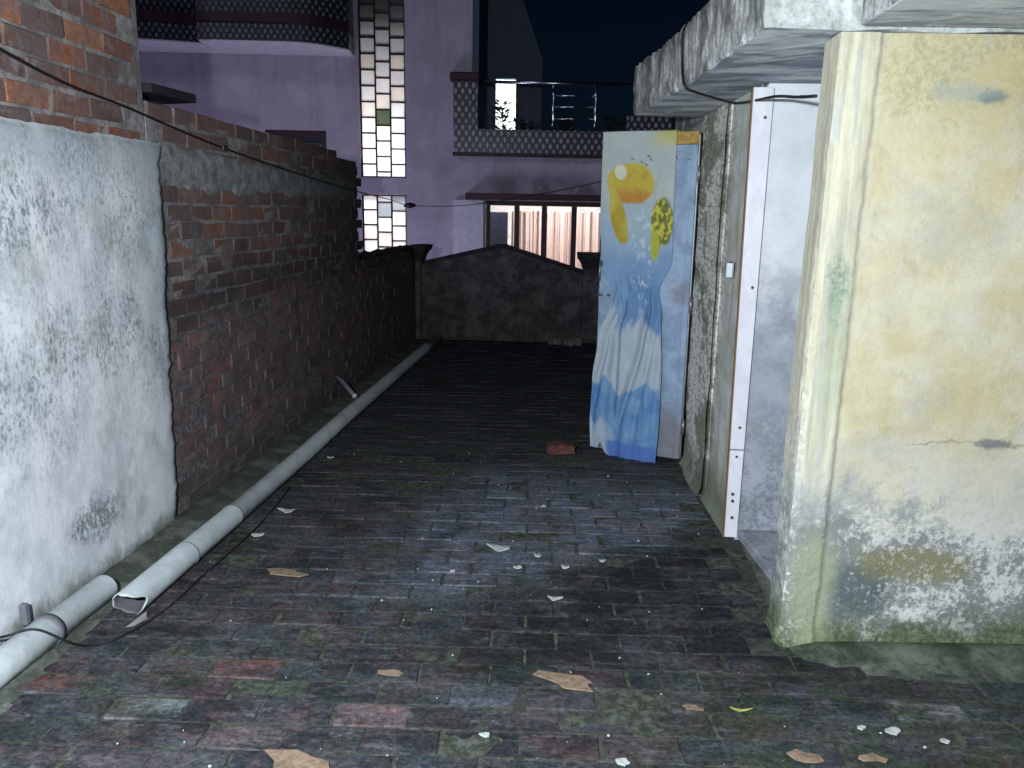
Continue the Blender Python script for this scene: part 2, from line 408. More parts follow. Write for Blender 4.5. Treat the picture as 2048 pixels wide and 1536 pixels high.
def m_sidewall():
    g = G('peeling_grey_green_plaster', 0.93, 0.25)
    x, y, z = g.sep()
    mid = g.noise(6, 8, 0.72, 0.15, stretch=(1, 0.5, 0.8)); fine = g.noise(48, 6, 0.76, 0.0, stretch=(1, 0.4, 1)); st = g.noise(7, 5, 0.6, 0.2, stretch=(1.5, 1.0, 0.25))
    c = g.mix(g.mr(mid, 0.36, 0.64), (0.46, 0.47, 0.40), (0.66, 0.68, 0.64))
    c = g.mix(g.mul(g.mr(st, 0.48, 0.62), 0.5), c, (0.36, 0.33, 0.21))
    peel = g.mul(g.mr(g.add(y, g.mul(g.math('SUBTRACT', mid, 0.5), 0.25)), 4.22, 4.38), 1.0)
    pc = g.mix(g.mr(g.noise(6, 9, 0.70, 0.2, stretch=(1, 0.4, 0.8), off=(8, 8, 8)), 0.45, 0.51), (0.34, 0.34, 0.26), (0.84, 0.83, 0.75))
    pc = g.mix(g.mul(g.mr(fine, 0.52, 0.40), 0.7), pc, (0.10, 0.11, 0.09))
    c = g.mix(peel, c, pc)
    c = g.mix(g.mr(g.add(z, g.mul(g.math('SUBTRACT', mid, 0.5), 0.3)), 0.30, 0.05, 0, 0.75), c, (0.13, 0.16, 0.10))
    c = g.mix(g.mr(fine, 0.38, 0.28, 0, 0.6), c, (0.12, 0.12, 0.09))
    g.col(c); g.bump(g.add(fine, mid), 0.5, 0.006); return g.m
M['sidewall'] = m_sidewall()

def m_slab():
    g = G('weathered_slab_concrete', 0.93, 0.25)
    x, y, z = g.sep()
    nrm = g.n.new('ShaderNodeNewGeometry').outputs['Normal']
    mid = g.noise(7, 8, 0.72, 0.2); fine = g.noise(45, 6, 0.75); st = g.noise(4.0, 7, 0.66, 0.5, stretch=(0.45, 1.5, 1)); vs = g.noise(7, 8, 0.74, 0.2, stretch=(1.2, 1.2, 0.55))
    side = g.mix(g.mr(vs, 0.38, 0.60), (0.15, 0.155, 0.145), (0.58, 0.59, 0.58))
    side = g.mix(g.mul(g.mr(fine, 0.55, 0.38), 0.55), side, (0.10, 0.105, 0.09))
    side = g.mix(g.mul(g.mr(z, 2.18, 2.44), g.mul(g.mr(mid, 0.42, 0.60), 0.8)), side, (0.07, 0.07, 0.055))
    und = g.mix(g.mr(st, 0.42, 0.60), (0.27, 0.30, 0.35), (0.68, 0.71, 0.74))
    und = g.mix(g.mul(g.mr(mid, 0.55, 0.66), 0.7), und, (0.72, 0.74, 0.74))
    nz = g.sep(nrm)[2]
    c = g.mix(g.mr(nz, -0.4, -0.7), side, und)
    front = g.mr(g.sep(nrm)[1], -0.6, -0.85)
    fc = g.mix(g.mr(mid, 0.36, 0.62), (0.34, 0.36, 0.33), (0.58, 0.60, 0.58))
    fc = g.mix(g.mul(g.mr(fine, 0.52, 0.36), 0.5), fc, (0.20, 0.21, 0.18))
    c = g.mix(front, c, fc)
    g.col(c); g.bump(g.add(fine, mid), 0.55, 0.008); return g.m
M['slab'] = m_slab()

def m_greydoor():
    g = G('whitewash_grey_below', 0.6, 0.4)
    x, y, z = g.sep()
    mid = g.noise(5, 8, 0.72, 0.15); fine = g.noise(46, 6, 0.78)
    c = g.mix(g.mr(mid, 0.36, 0.64), (0.62, 0.65, 0.67), (0.72, 0.74, 0.75))
    low = g.mr(g.add(z, g.mul(g.math('SUBTRACT', mid, 0.5), 0.7)), 1.45, 1.0, 0, 0.88)  # tone turns from white to blue-grey below mid height
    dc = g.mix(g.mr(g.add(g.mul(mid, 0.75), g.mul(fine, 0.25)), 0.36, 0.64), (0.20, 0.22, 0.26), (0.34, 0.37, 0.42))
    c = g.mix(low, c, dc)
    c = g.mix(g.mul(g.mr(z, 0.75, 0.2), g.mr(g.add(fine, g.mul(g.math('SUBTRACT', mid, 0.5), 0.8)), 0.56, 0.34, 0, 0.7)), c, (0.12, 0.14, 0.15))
    c = g.mix(g.mul(g.mr(mid, 0.44, 0.36), 0.35), c, (0.55, 0.62, 0.62))
    g.col(c); g.bump(fine, 0.25, 0.004); return g.m
M['greydoor'] = m_greydoor()

def m_whiteboard():
    g = G('white_pvc_trim', 0.45, 0.45)
    mid = g.noise(9, 6, 0.7, 0.4, stretch=(1, 1, 0.5)); fine = g.noise(70, 4, 0.6)
    c = g.mix(g.mr(mid, 0.4, 0.62), (0.70, 0.69, 0.74), (0.80, 0.79, 0.83))
    c = g.mix(g.mr(fine, 0.26, 0.20, 0, 0.6), c, (0.25, 0.25, 0.28))
    g.col(c); return g.m
M['whiteboard'] = m_whiteboard()

def m_bluedoor():
    g = G('chalky_blue_door_paint', 0.7, 0.4)
    x, y, z = g.sep()
    mid = g.noise(6, 7, 0.68, 0.6); fine = g.noise(44, 6, 0.72, 0.5)
    c = g.mix(g.mr(mid, 0.36, 0.64), (0.20, 0.28, 0.40), (0.32, 0.42, 0.55))
    c = g.mix(g.mr(fine, 0.44, 0.32, 0, 0.5), c, (0.16, 0.19, 0.22))
    c = g.mix(g.mul(g.blob((0.62, 5.0, 1.08), (0.05, 1, 0.07), 0.5, 1.0, 16), 0.6), c, (0.20, 0.17, 0.18))
    c = g.mix(g.mr(g.add(z, g.mul(g.math('SUBTRACT', mid, 0.5), 0.35)), 0.44, 0.22, 0, 0.75), c, (0.20, 0.19, 0.19))
    c = g.mix(g.mul(g.mr(z, 0.5, 0.15), g.mr(fine, 0.56, 0.64, 0, 0.6)), c, (0.19, 0.08, 0.06))
    g.col(c); g.bump(fine, 0.3, 0.004); return g.m
M['bluedoor'] = m_bluedoor()

def m_pipe():
    g = G('grey_pvc_pipe', 0.42, 0.45)
    n = g.noise(6, 6, 0.65, 0.4); f = g.noise(60, 4, 0.65)
    y = g.sep()[1]
    c = g.mix(g.mr(n, 0.38, 0.64), (0.54, 0.59, 0.61), (0.68, 0.73, 0.75))
    c = g.mix(g.mr(f, 0.38, 0.26, 0, 0.5), c, (0.24, 0.26, 0.26))
    c = g.mix(g.mul(g.mr(g.noise(10, 7, 0.75, off=(3, 3, 3)), 0.52, 0.70), 0.6), c, (0.26, 0.27, 0.24))
    zz = g.add(g.sep()[2], g.mul(g.math('SUBTRACT', g.noise(14, 7, 0.75), 0.5), 0.09))
    c = g.mix(g.mr(zz, 0.055, 0.015, 0, 0.8), c, (0.11, 0.12, 0.10))
    c = g.mix(g.mr(g.noise(40, 5, 0.7, stretch=(1, 0.15, 1), off=(8, 1, 1)), 0.62, 0.72, 0, 0.4), c, (0.75, 0.78, 0.80))
    g.col(c); g.bump(n, 0.1, 0.004); return g.m
M['pipe'] = m_pipe()

def m_black_cement(name, lo, hi):
    g = G(name, 0.95, 0.2)
    n = g.noise(5, 8, 0.74, 0.1); f = g.noise(40, 6, 0.75)
    c = g.mix(g.mr(n, 0.40, 0.68), lo, hi)
    c = g.mix(g.mul(g.mr(f, 0.56, 0.70), 0.4), c, tuple(v * 1.8 for v in hi))
    g.col(c); g.bump(g.add(f, n), 0.6, 0.01); return g.m
M['parapet'] = m_black_cement('algae_black_cement', (0.042, 0.044, 0.046), (0.115, 0.115, 0.112))
M['cap'] = m_black_cement('algae_black_coping', (0.022, 0.023, 0.026), (0.05, 0.05, 0.052))
M['fillet'] = m_black_cement('mossy_cement_fillet', (0.07, 0.08, 0.065), (0.19, 0.20, 0.175))
M['stone'] = m_black_cement('dark_stone_slab', (0.018, 0.018, 0.022), (0.036, 0.034, 0.04))
def m_apron():
    g = G('green_cement_apron', 0.95, 0.15)
    n = g.noise(6, 8, 0.76, 0.1); f = g.noise(40, 6, 0.75); x, y, z = g.sep()
    c = g.mix(g.mr(n, 0.38, 0.66), (0.050, 0.065, 0.042), (0.17, 0.195, 0.155))
    edge = g.mr(g.add(y, g.mul(g.math('SUBTRACT', n, 0.5), 0.6)), 2.74, 2.52)
    c = g.mix(g.mul(edge, 0.95), c, g.mix(g.mr(f, 0.4, 0.62), (0.026, 0.033, 0.024), (0.085, 0.09, 0.085)))
    c = g.mix(g.mul(g.mr(f, 0.58, 0.70), 0.4), c, (0.24, 0.26, 0.23))
    g.col(c); g.bump(g.add(f, n), 0.6, 0.008); return g.m
M['apron'] = m_apron()

def m_facade():
    g = G('lavender_pink_wall_paint', 0.85, 0.3)
    n = g.noise(1.6, 7, 0.7, 0.3); f = g.noise(14, 6, 0.7); x, y, z = g.sep()
    c = g.mix(g.mr(n, 0.36, 0.66), (0.44, 0.40, 0.48), (0.55, 0.50, 0.58))
    c = g.mix(g.mr(f, 0.52, 0.7, 0, 0.18), c, (0.36, 0.32, 0.40))
    st = g.noise(2.2, 6, 0.7, 0.4, stretch=(1, 1, 0.7))
    low = g.mul(g.mul(g.mr(z, 2.35, 1.95), g.mr(z, 1.7, 1.95)), g.mr(x, -1.9, -1.2))
    c = g.mix(g.mul(low, g.mr(st, 0.40, 0.60, 0, 0.75)), c, (0.13, 0.13, 0.16))  # shadowed foot of the wall above the window shade, mixed into its colour
    rs = g.noise(5, 6, 0.7, 0.1, stretch=(1.6, 1.6, 0.12), off=(4, 4, 4)); c = g.mix(g.mul(g.mr(rs, 0.50, 0.68), 0.35), c, (0.28, 0.25, 0.30))
    g.col(c); g.bump(f, 0.2, 0.01); return g.m
M['facade'] = m_facade()
M['pale'] = plain('pale_lilac_paint', (0.70, 0.69, 0.80), 0.8)
M['white_soffit'] = plain('white_soffit_paint', (0.80, 0.79, 0.84), 0.8)
M['maroon'] = plain('maroon_gloss_paint', (0.040, 0.014, 0.024), 0.5)
M['steel'] = plain('stainless_steel', (0.62, 0.66, 0.68), 0.22, 1.0, 0.5, 0.05)
M['iron'] = plain('galvanised_iron', (0.30, 0.32, 0.33), 0.4, 0.8)
M['cable'] = plain('black_cable_sheath', (0.012, 0.012, 0.014), 0.5)
M['dark_metal'] = plain('black_window_bar', (0.015, 0.016, 0.02), 0.5)
M['screw'] = plain('rusty_screw', (0.06, 0.05, 0.05), 0.6)
M['clamp'] = plain('grey_clamp_iron', (0.16, 0.16, 0.18), 0.6)
M['wood'] = plain('brown_wood_edge', (0.22, 0.12, 0.06), 0.7)
M['chip_white'] = plain('white_flake', (0.46, 0.48, 0.47), 0.9, spec=0.1)
M['chip_tan'] = plain('tan_brick_flake', (0.25, 0.175, 0.12), 0.95, var=0.35, scale=40)
M['redbrick'] = plain('loose_red_brick', (0.13, 0.050, 0.040), 0.95, var=0.5, scale=30)
M['leaf_y'] = plain('yellow_green_leaf', (0.34, 0.38, 0.10), 0.7)
M['rubble'] = plain('pale_rubble', (0.16, 0.15, 0.15), 0.9)
M['dark_wall'] = plain('dark_blue_wall', (0.20, 0.24, 0.34), 0.85)
M['night_ground'] = plain('earth', (0.06, 0.055, 0.05), 0.95)
M['leaf'] = plain('dark_green_leaf', (0.035, 0.06, 0.03), 0.6)
M['pot'] = plain('clay_pot', (0.16, 0.07, 0.05), 0.8)
M['interior'] = plain('room_wall', (0.7, 0.68, 0.66), 0.85)
M['stairwell'] = plain('stairwell_wall', (0.30, 0.28, 0.24), 0.85)

def m_tiles(name, p, q, dark=(0.035, 0.04, 0.05), pale=(0.40, 0.38, 0.42)):
    """glazed tiles printed with staggered pale lozenges"""
    g = G(name, 0.35, 0.5)
    x, y, z = g.sep(g.obj())
    a = g.math('COSINE', g.mul(x, 2 * math.pi / p)); b = g.math('COSINE', g.mul(z, 2 * math.pi / q))
    v = g.add(a, b); w = g.mul(v, 1.0)
    # staggered: lozenges where both waves peak together or both are at their trough
    v = g.math('ABSOLUTE', w)
    n = g.noise(8, 4, 0.6)
    f = g.mul(g.mr(v, 0.85, 1.45), g.mr(n, 0.3, 0.6, 0.45, 1.0))
    g.col(g.mix(f, dark, pale)); return g.m
M['tiles'] = m_tiles('lozenge_tiles', 0.118, 0.19)
M['tiles_small'] = m_tiles('small_lozenge_tiles', 0.095, 0.15, (0.020, 0.030, 0.038), (0.20, 0.21, 0.22))

def m_translucent(name, c, mixf=0.85):
    m = bpy.data.materials.new(name); m.use_nodes = True
    t = m.node_tree; n = t.nodes; n.clear()
    out = n.new('ShaderNodeOutputMaterial'); tr = n.new('ShaderNodeBsdfTranslucent'); df = n.new('ShaderNodeBsdfDiffuse'); mx = n.new('ShaderNodeMixShader')
    ns = n.new('ShaderNodeTexNoise'); ns.inputs['Scale'].default_value = 4; ns.inputs['Detail'].default_value = 5
    mc = n.new('ShaderNodeMix'); mc.data_type = 'RGBA'
    mc.inputs[6].default_value = (*[x * 0.72 for x in c], 1); mc.inputs[7].default_value = (*c, 1)
    gp = n.new('ShaderNodeNewGeometry')
    t.links.new(gp.outputs['Position'], ns.inputs['Vector']); t.links.new(ns.outputs['Fac'], mc.inputs[0])
    t.links.new(mc.outputs[2], tr.inputs[0]); t.links.new(mc.outputs[2], df.inputs[0])
    mx.inputs[0].default_value = 1 - mixf
    t.links.new(tr.outputs[0], mx.inputs[1]); t.links.new(df.outputs[0], mx.inputs[2]); t.links.new(mx.outputs[0], out.inputs[0])
    return m
M['frosted'] = m_translucent('frosted_glass', (0.88, 0.88, 0.92), 0.93)
M['frosted_warm'] = m_translucent('frosted_warm_glass', (0.86, 0.84, 0.82), 0.93)
M['frosted_cool'] = m_translucent('frosted_cool_glass', (0.83, 0.85, 0.88), 0.93)
M['frosted_green'] = m_translucent('frosted_green_glass', (0.26, 0.30, 0.25), 0.93)
M['frosted_grey'] = m_translucent('frosted_grey_glass', (0.55, 0.58, 0.62), 0.93)
M['sheer'] = m_translucent('beige_curtain_cloth', (0.56, 0.43, 0.39), 0.9)

def m_glass():
    m = bpy.data.materials.new('window_glass'); m.use_nodes = True
    t = m.node_tree; n = t.nodes; n.clear()
    out = n.new('ShaderNodeOutputMaterial'); tr = n.new('ShaderNodeBsdfTransparent'); gl = n.new('ShaderNodeBsdfGlossy'); mx = n.new('ShaderNodeMixShader'); fr = n.new('ShaderNodeFresnel')
    gl.inputs['Roughness'].default_value = 0.03; tr.inputs[0].default_value = (0.93, 0.95, 0.96, 1)
    t.links.new(fr.outputs[0], mx.inputs[0]); t.links.new(tr.outputs[0], mx.inputs[1]); t.links.new(gl.outputs[0], mx.inputs[2]); t.links.new(mx.outputs[0], out.inputs[0])
    return m
M['glass'] = m_glass()

def m_emit(name, c, s):
    g = G(name); g.col((0.5, 0.5, 0.5)); g.b.inputs['Emission Color'].default_value = (*c, 1); g.b.inputs['Emission Strength'].default_value = s; return g.m
M['lamp_glow'] = m_emit('lit_tube_lamp', (0.86, 0.97, 1.0), 9.0)

def m_cloth():
    g = G('printed_cloth', 0.9, 0.2)
    a = g.n.new('ShaderNodeVertexColor'); a.layer_name = 'Col'
    n = g.noise(220, 3, 0.6); n2 = g.noise(9, 6, 0.7)
    c = g.mix(g.mr(n2, 0.35, 0.65, 0, 0.22), a.outputs[0], g.mix(1.0, a.outputs[0], (0.6, 0.62, 0.62), 'MULTIPLY'))
    g.col(c); g.bump(n, 0.2, 0.002)
    g.b.inputs['Transmission Weight'].default_value = 0.0
    return g.m
M['cloth'] = m_cloth()

# ------------------------------------------------------------------ ground and terrace floor
gnd = mobj('ground', [(-400, -400, -3.6), (400, -400, -3.6), (400, 400, -3.6), (-400, 400, -3.6)], [(0, 1, 2, 3)], M['night_ground'])
tag(gnd, kind='structure')

floor = box('terrace_floor', -2.3, 5.0, -3.0, 10.05, -0.55, -0.012, M['floorbase'])
tag(floor, kind='structure')

# bricks: a few chamfered, slightly crooked shapes, shared by all the single bricks
def brick_bm(l, w, h, ch, rnd, jit=0.003):
    bm = bmesh.new()
    add_box(bm, -l / 2, l / 2, -w / 2, w / 2, -h / 2, h / 2)
    bmesh.ops.bevel(bm, geom=list(bm.edges), offset=ch, segments=1, profile=0.5, affect='EDGES')
    for v in bm.verts:
        v.co += Vector((rnd.uniform(-1, 1), rnd.uniform(-1, 1), rnd.uniform(-1, 1))) * jit
    return bm

def brick_meshes(name, l, w, h, ch, mat, n=8, jit=0.003):
    out = []
    rnd = random.Random(11)
    for i in range(n):
        me = bpy.data.meshes.new(name)
        bm = brick_bm(l, w, h, ch, rnd, jit); bm.to_mesh(me); bm.free()
        me.materials.append(mat); out.append(me)
    return out

def place_bricks(owner, items, meshes, mat_joined, dims, n_single, score):
    """items: (matrix, colour). the n_single largest in view are parts of their own, the rest one joined part"""
    items = sorted(items, key=score)
    for k, (mx, c) in enumerate(items[:n_single]):
        o = bpy.data.objects.new('brick', meshes[k % len(meshes)])
        COL.objects.link(o); o.parent = owner
        o.matrix_world = owner.matrix_world @ mx if False else mx
        o.color = (*c, 1)
    rest = items[n_single:]
    if rest:
        l, w, h, ch = dims
        rnd = random.Random(5)
        base = []
        for _ in range(5):
            bm = brick_bm(l, w, h, ch, rnd); bm.verts.index_update()
            base.append(([v.co.copy() for v in bm.verts], [[v.index for v in f.verts] for f in bm.faces])); bm.free()
        vs, fs, cs = [], [], []
        for k, (mx, c) in enumerate(rest):
            bv, bf = base[k % 5]; o0 = len(vs)
            vs += [mx @ v for v in bv]
            for f in bf:
                fs.append([i + o0 for i in f])
            cs += [c] * len(bv)
        me = bpy.data.meshes.new('bricks')
        me.from_pydata([tuple(v) for v in vs], [], fs)
        ca = me.color_attributes.new('Col', 'FLOAT_COLOR', 'POINT')
        flat = []
        for c in cs: flat += [c[0], c[1], c[2], 1.0]
        ca.data.foreach_set('color', flat)
        me.materials.append(mat_joined)
        o = link(bpy.data.objects.new('bricks', me), owner)
        o['kind'] = 'stuff'

def joints():
    vs, fs = [], []; x0, x1, y0, y1, st = -2.02, 2.5, 0.3, 9.8, 0.035
    nx, ny = int((x1 - x0) / st), int((y1 - y0) / st)
    for i in range(nx + 1):
        for j in range(ny + 1):
            x, y = x0 + i * st, y0 + j * st
            vs.append((x, y, 0.0000 + 0.0030 * fbm(x * 3.1, y * 3.1, 2, 3) + 0.0022 * fbm(x * 14, y * 14, 5, 3)))
    for i in range(nx):
        for j in range(ny):
            a = i * (ny + 1) + j; fs.append((a, a + ny + 1, a + ny + 2, a + 1))
    return mobj('joint_filling', vs, fs, M['floorbase'], floor, True)
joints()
FA = R(3.4)
fx, fy = Vector((math.cos(FA), math.sin(FA), 0)), Vector((-math.sin(FA), math.cos(FA), 0))
special = [((-1.167, 2.41), (0.34, 0.13, 0.10)), ((-1.00, 2.47), (0.27, 0.12, 0.10)), ((-1.43, 2.13), (0.30, 0.31, 0.27)), ((0.34, 3.13), (0.20, 0.18, 0.19)),
           ((-0.6, 2.18), (0.24, 0.15, 0.14)), ((-1.41, 2.35), (0.20, 0.17, 0.18)), ((0.66, 4.16), (0.33, 0.35, 0.38)), ((-1.77, 4.33), (0.14, 0.09, 0.08)),
           ((1.14, 2.41), (0.26, 0.26, 0.24)), ((-0.9, 2.05), (0.17, 0.13, 0.12)), ((-0.30, 2.28), (0.14, 0.13, 0.15))]
rnd = random.Random(3)
items = []
for r_ in range(0, 84):
    for c_ in range(-13, 15):
        off = 0.119 if r_ % 2 else 0.0
        p = fx * (c_ * 0.238 + off + rnd.uniform(-.006, .006)) + fy * (0.30 + r_ * 0.1205 + rnd.uniform(-.003, .003))
        if not (-1.97 < p.x < 2.4 and 0.3 < p.y < 9.72): continue
        if p.x > 0.70 and p.y > 2.72: continue
        h = rnd.uniform(-0.003, 0.0025)
        base = rnd.choice([(0.062, 0.062, 0.066), (0.070, 0.062, 0.062), (0.082, 0.064, 0.060), (0.055, 0.060, 0.060), (0.092, 0.068, 0.062), (0.080, 0.082, 0.088)])
        k = rnd.uniform(0.65, 1.1); col = tuple(b * k for b in base)
        if rnd.random() < 0.02: col = (0.20 * k, 0.095 * k, 0.07 * k)
        for (sx, sy), sc in special:
            q = p - Vector((sx, sy, 0))
            if abs(q.dot(fx)) < 0.119 and abs(q.dot(fy)) < 0.0602: col = sc
        mx = (Matrix.Translation((p.x, p.y, -0.0375 + 0.004 + h - 0.0022 * max(0, min(1, (p.y - 3.2) / 2)))) @ Matrix.Rotation(FA + rnd.uniform(-.012, .012), 4, 'Z')
              @ Matrix.Rotation(rnd.uniform(-.012, .012), 4, 'X') @ Matrix.Rotation(rnd.uniform(-.008, .008), 4, 'Y'))
        items.append((mx, col))
def floor_score(it):
    t = it[0].translation
    vis = (-0.92 * t.y - 0.2 < t.x < 0.62 * t.y + 0.25) and t.y > 1.75
    return (0 if vis else 50) + t.y
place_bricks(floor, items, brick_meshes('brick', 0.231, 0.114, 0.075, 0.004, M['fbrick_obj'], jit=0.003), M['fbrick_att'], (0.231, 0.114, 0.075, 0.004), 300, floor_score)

# cement: fillet along the left wall, aprons by the right walls (lumpy sheets with broken edges)
def lumpy(name, outline, m, parent, z=0.012, res=0.03, amp=0.006, edge=0.05, ztop=None):
    xs = [p[0] for p in outline]; ys = [p[1] for p in outline]
    def inside(x, y):
        c = False; j = len(outline) - 1
        for i in range(len(outline)):
            xi, yi = outline[i]; xj, yj = outline[j]
            if (yi > y) != (yj > y) and x < (xj - xi) * (y - yi) / (yj - yi) + xi: c = not c
            j = i
        return c
    nx = int((max(xs) - min(xs)) / res) + 2; ny = int((max(ys) - min(ys)) / res) + 2
    vid = {}; vs = []; fs = []
    def dist(x, y):
        d = 9
        for i in range(len(outline)):
            a = Vector(outline[i]); b = Vector(outline[(i + 1) % len(outline)]); ab = b - a
            t = max(0, min(1, (Vector((x, y)) - a).dot(ab) / max(ab.length_squared, 1e-9)))
            d = min(d, (Vector((x, y)) - a - ab * t).length)
        return d
    def V(i, j):
        if (i, j) not in vid:
            x = min(xs) + i * res + 0.012 * fbm(i * .7, j * .7, 3); y = min(ys) + j * res + 0.012 * fbm(i * .7, j * .7, 9)
            zz = z if ztop is None else ztop(x, y)
            dd = min(1, dist(x, y) / edge) if inside(x, y) else 0
            h = (zz + 0.004 + amp * fbm(x * 6, y * 6, 1)) * dd ** 0.7 - 0.005 + 0.004 * fbm(x * 13, y * 13, 6) * (1 - dd)
            vid[(i, j)] = len(vs); vs.append((x, y, h))
        return vid[(i, j)]
    for i in range(nx):
        for j in range(ny):
            x = min(xs) + (i + .5) * res; y = min(ys) + (j + .5) * res
            if inside(x, y):
                fs.append((V(i, j), V(i + 1, j), V(i + 1, j + 1), V(i, j + 1)))
    return mobj(name, vs, fs, m, parent, smooth=True)

def jag(p0, p1, n, a, seed):
    rr = random.Random(seed); P0, P1 = Vector(p0), Vector(p1); d = P1 - P0; nn = Vector((-d.y, d.x)).normalized()
    return [tuple(P0 + d * (k / n) + nn * rr.uniform(-a, a)) for k in range(n + 1)]

lumpy('cement_fillet', jag((-1.74, 1.5), (-1.80, 9.6), 40, 0.035, 1) + [(-2.02, 9.6), (-2.02, 1.5)], M['fillet'], floor, res=0.045, amp=0.006,
      ztop=lambda x, y: 0.012 + 0.030 * max(0, min(1, (-1.80 - x) / 0.18)))
lumpy('cement_apron', jag((0.80, 2.62), (1.05, 2.53), 5, 0.03, 2) + jag((1.10, 2.45), (1.32, 2.40), 5, 0.02, 4) + jag((1.36, 2.34), (2.4, 2.22), 10, 0.04, 5) + [(2.4, 3.0), (0.80, 2.86)],
      M['apron'], floor, z=0.020, res=0.02, amp=0.004, edge=0.14, ztop=lambda x, y: 0.004 + 0.04 * max(0, min(1, (y - 2.60) / 0.22)))

# ------------------------------------------------------------------ left walls
WX = -2.0
wb = brick_meshes('brick', 0.231, 0.105, 0.077, 0.004, M['brick_obj'], jit=0.0035)

def wall_brick_items(y0, y1, z0, keep, colf, seed, pitch=0.0925, xface=WX):
    rr = random.Random(seed); out = []
    n = 0
    z = z0 + 0.046
    while z < 3.6:
        off = 0.12 if n % 2 else 0.0
        y = y0 + off - 0.12
        while y < y1 + 0.12:
            yy = y + rr.uniform(-.006, .006); zz = z + rr.uniform(-.003, .003) + 0.006 * fbm(y * 1.3, n * 2.1)
            if keep(yy, zz):
                proud = rr.uniform(-0.003, 0.004)
                mx = (Matrix.Translation((xface - 0.0525 + proud, yy, zz)) @ Matrix.Rotation(R(90) + rr.uniform(-.015, .015), 4, 'Z')
                      @ Matrix.Rotation(rr.uniform(-.012, .012), 4, 'X') @ Matrix.Rotation(rr.uniform(-.012, .012), 4, 'Y'))
                out.append((mx, colf(rr)))
            y += 0.242
        z += pitch; n += 1
    return out

def red(rr):
    b = rr.choice([(0.33, 0.135, 0.08), (0.29, 0.12, 0.08), (0.36, 0.16, 0.09), (0.22, 0.12, 0.095), (0.20, 0.13, 0.10), (0.18, 0.11, 0.095), (0.26, 0.14, 0.11)])
    k = rr.uniform(0.75, 1.15); return tuple(v * k for v in b)

# near wall, higher than the rest, its lower part under plaster
w1 = empty('brick_wall', (WX - 0.12, 2.2, 0))
tag(w1, 'tall red brick wall with grey plastered lower half at the left edge', 'wall', 'terrace boundary walls')
bpy.context.view_layer.update()
def to_local(owner, mx): return Matrix.Translation(-Vector(owner.location)) @ mx
def core(name, owner, x0, x1, y0, y1, z0, z1, m, bevel=0):
    l = owner.location
    return box(name, x0 - l.x, x1 - l.x, y0 - l.y, y1 - l.y, z0 - l.z, z1 - l.z, m, owner, bevel)
core('mortar_core', w1, WX - 0.25, WX - 0.005, 0.6, 3.66, 0.0, 3.4, M['mortar'])
it = wall_brick_items(0.7, 3.72, 1.80, lambda y, z: y < 3.59 + (0.03 if int(z * 10.8) % 2 else -0.02) and z < 3.4, red, 21)
def place_local(owner, items, meshes, mj, dims, n, score):
    items = sorted(items, key=score)
    place_bricks(owner, [(to_local(owner, a), c) for a, c in items], meshes, mj, dims, n, lambda q: 0)
def set_local():
    pass
for_score = lambda q: abs(q[0].translation.y - 3.4) + abs(q[0].translation.z - 2.2) * 0.8

_old_place = place_bricks
def place_bricks(owner, items, meshes, mat_joined, dims, n_single, score):
    """same, for bricks given in the owner's own frame"""
    items = sorted(items, key=score)
    for k, (mx, c) in enumerate(items[:n_single]):
        o = bpy.data.objects.new('brick', meshes[k % len(meshes)])
        COL.objects.link(o); o.parent = owner
        o.matrix_local = mx
        o.color = (*c, 1)
    if items[n_single:]:
        _old_place(owner, items[n_single:], meshes, mat_joined, dims, 0, lambda q: 0)

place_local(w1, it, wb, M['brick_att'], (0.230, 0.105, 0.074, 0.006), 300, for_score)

# plaster coat: lumpy sheet with thickness and a ragged far edge
def plaster_panel():
    vs, fs = [], []
    ny, nz = 130, 96
    def yend(z): return 3.655 + 0.055 * z + 0.022 * fbm(z * 5, 2.2) + 0.018 * fbm(z * 23, 5)
    def ztop(y): return 1.845 + 0.010 * fbm(y * 4, 7) + 0.006 * fbm(y * 17, 1)
    l = w1.location
    for i in range(ny + 1):
        for j in range(nz + 1):
            tz = j / nz
            y = 0.6 + (yend(tz * 1.85) - 0.6) * i / ny
            z = 0.0 + ztop(y) * tz
            e = min(1, (ny - i) / 3, (nz - j) / 3)
            x = WX + 0.006 + 0.030 * e ** 0.5 + 0.008 * fbm(y * 1.8, z * 1.8) + 0.0025 * fbm(y * 12, z * 12)
            vs.append((x - l.x, y - l.y, z - l.z))
    for i in range(ny):
        for j in range(nz):
            a = i * (nz + 1) + j; fs.append((a, a + nz + 1, a + nz + 2, a + 1))
    # rim back to the brickwork
    def rim(idx):
        b0 = len(vs)
        for k in idx: vs.append((WX - 0.05 - l.x, vs[k][1], vs[k][2]))
        for q in range(len(idx) - 1): fs.append((idx[q], idx[q + 1], b0 + q + 1, b0 + q))
    rim([ny * (nz + 1) + j for j in range(nz + 1)])
    rim([i * (nz + 1) + nz for i in range(ny, -1, -1)])
    return mobj('plaster_coat', vs, fs, M['plaster_left'], w1, smooth=True)
plaster_panel()

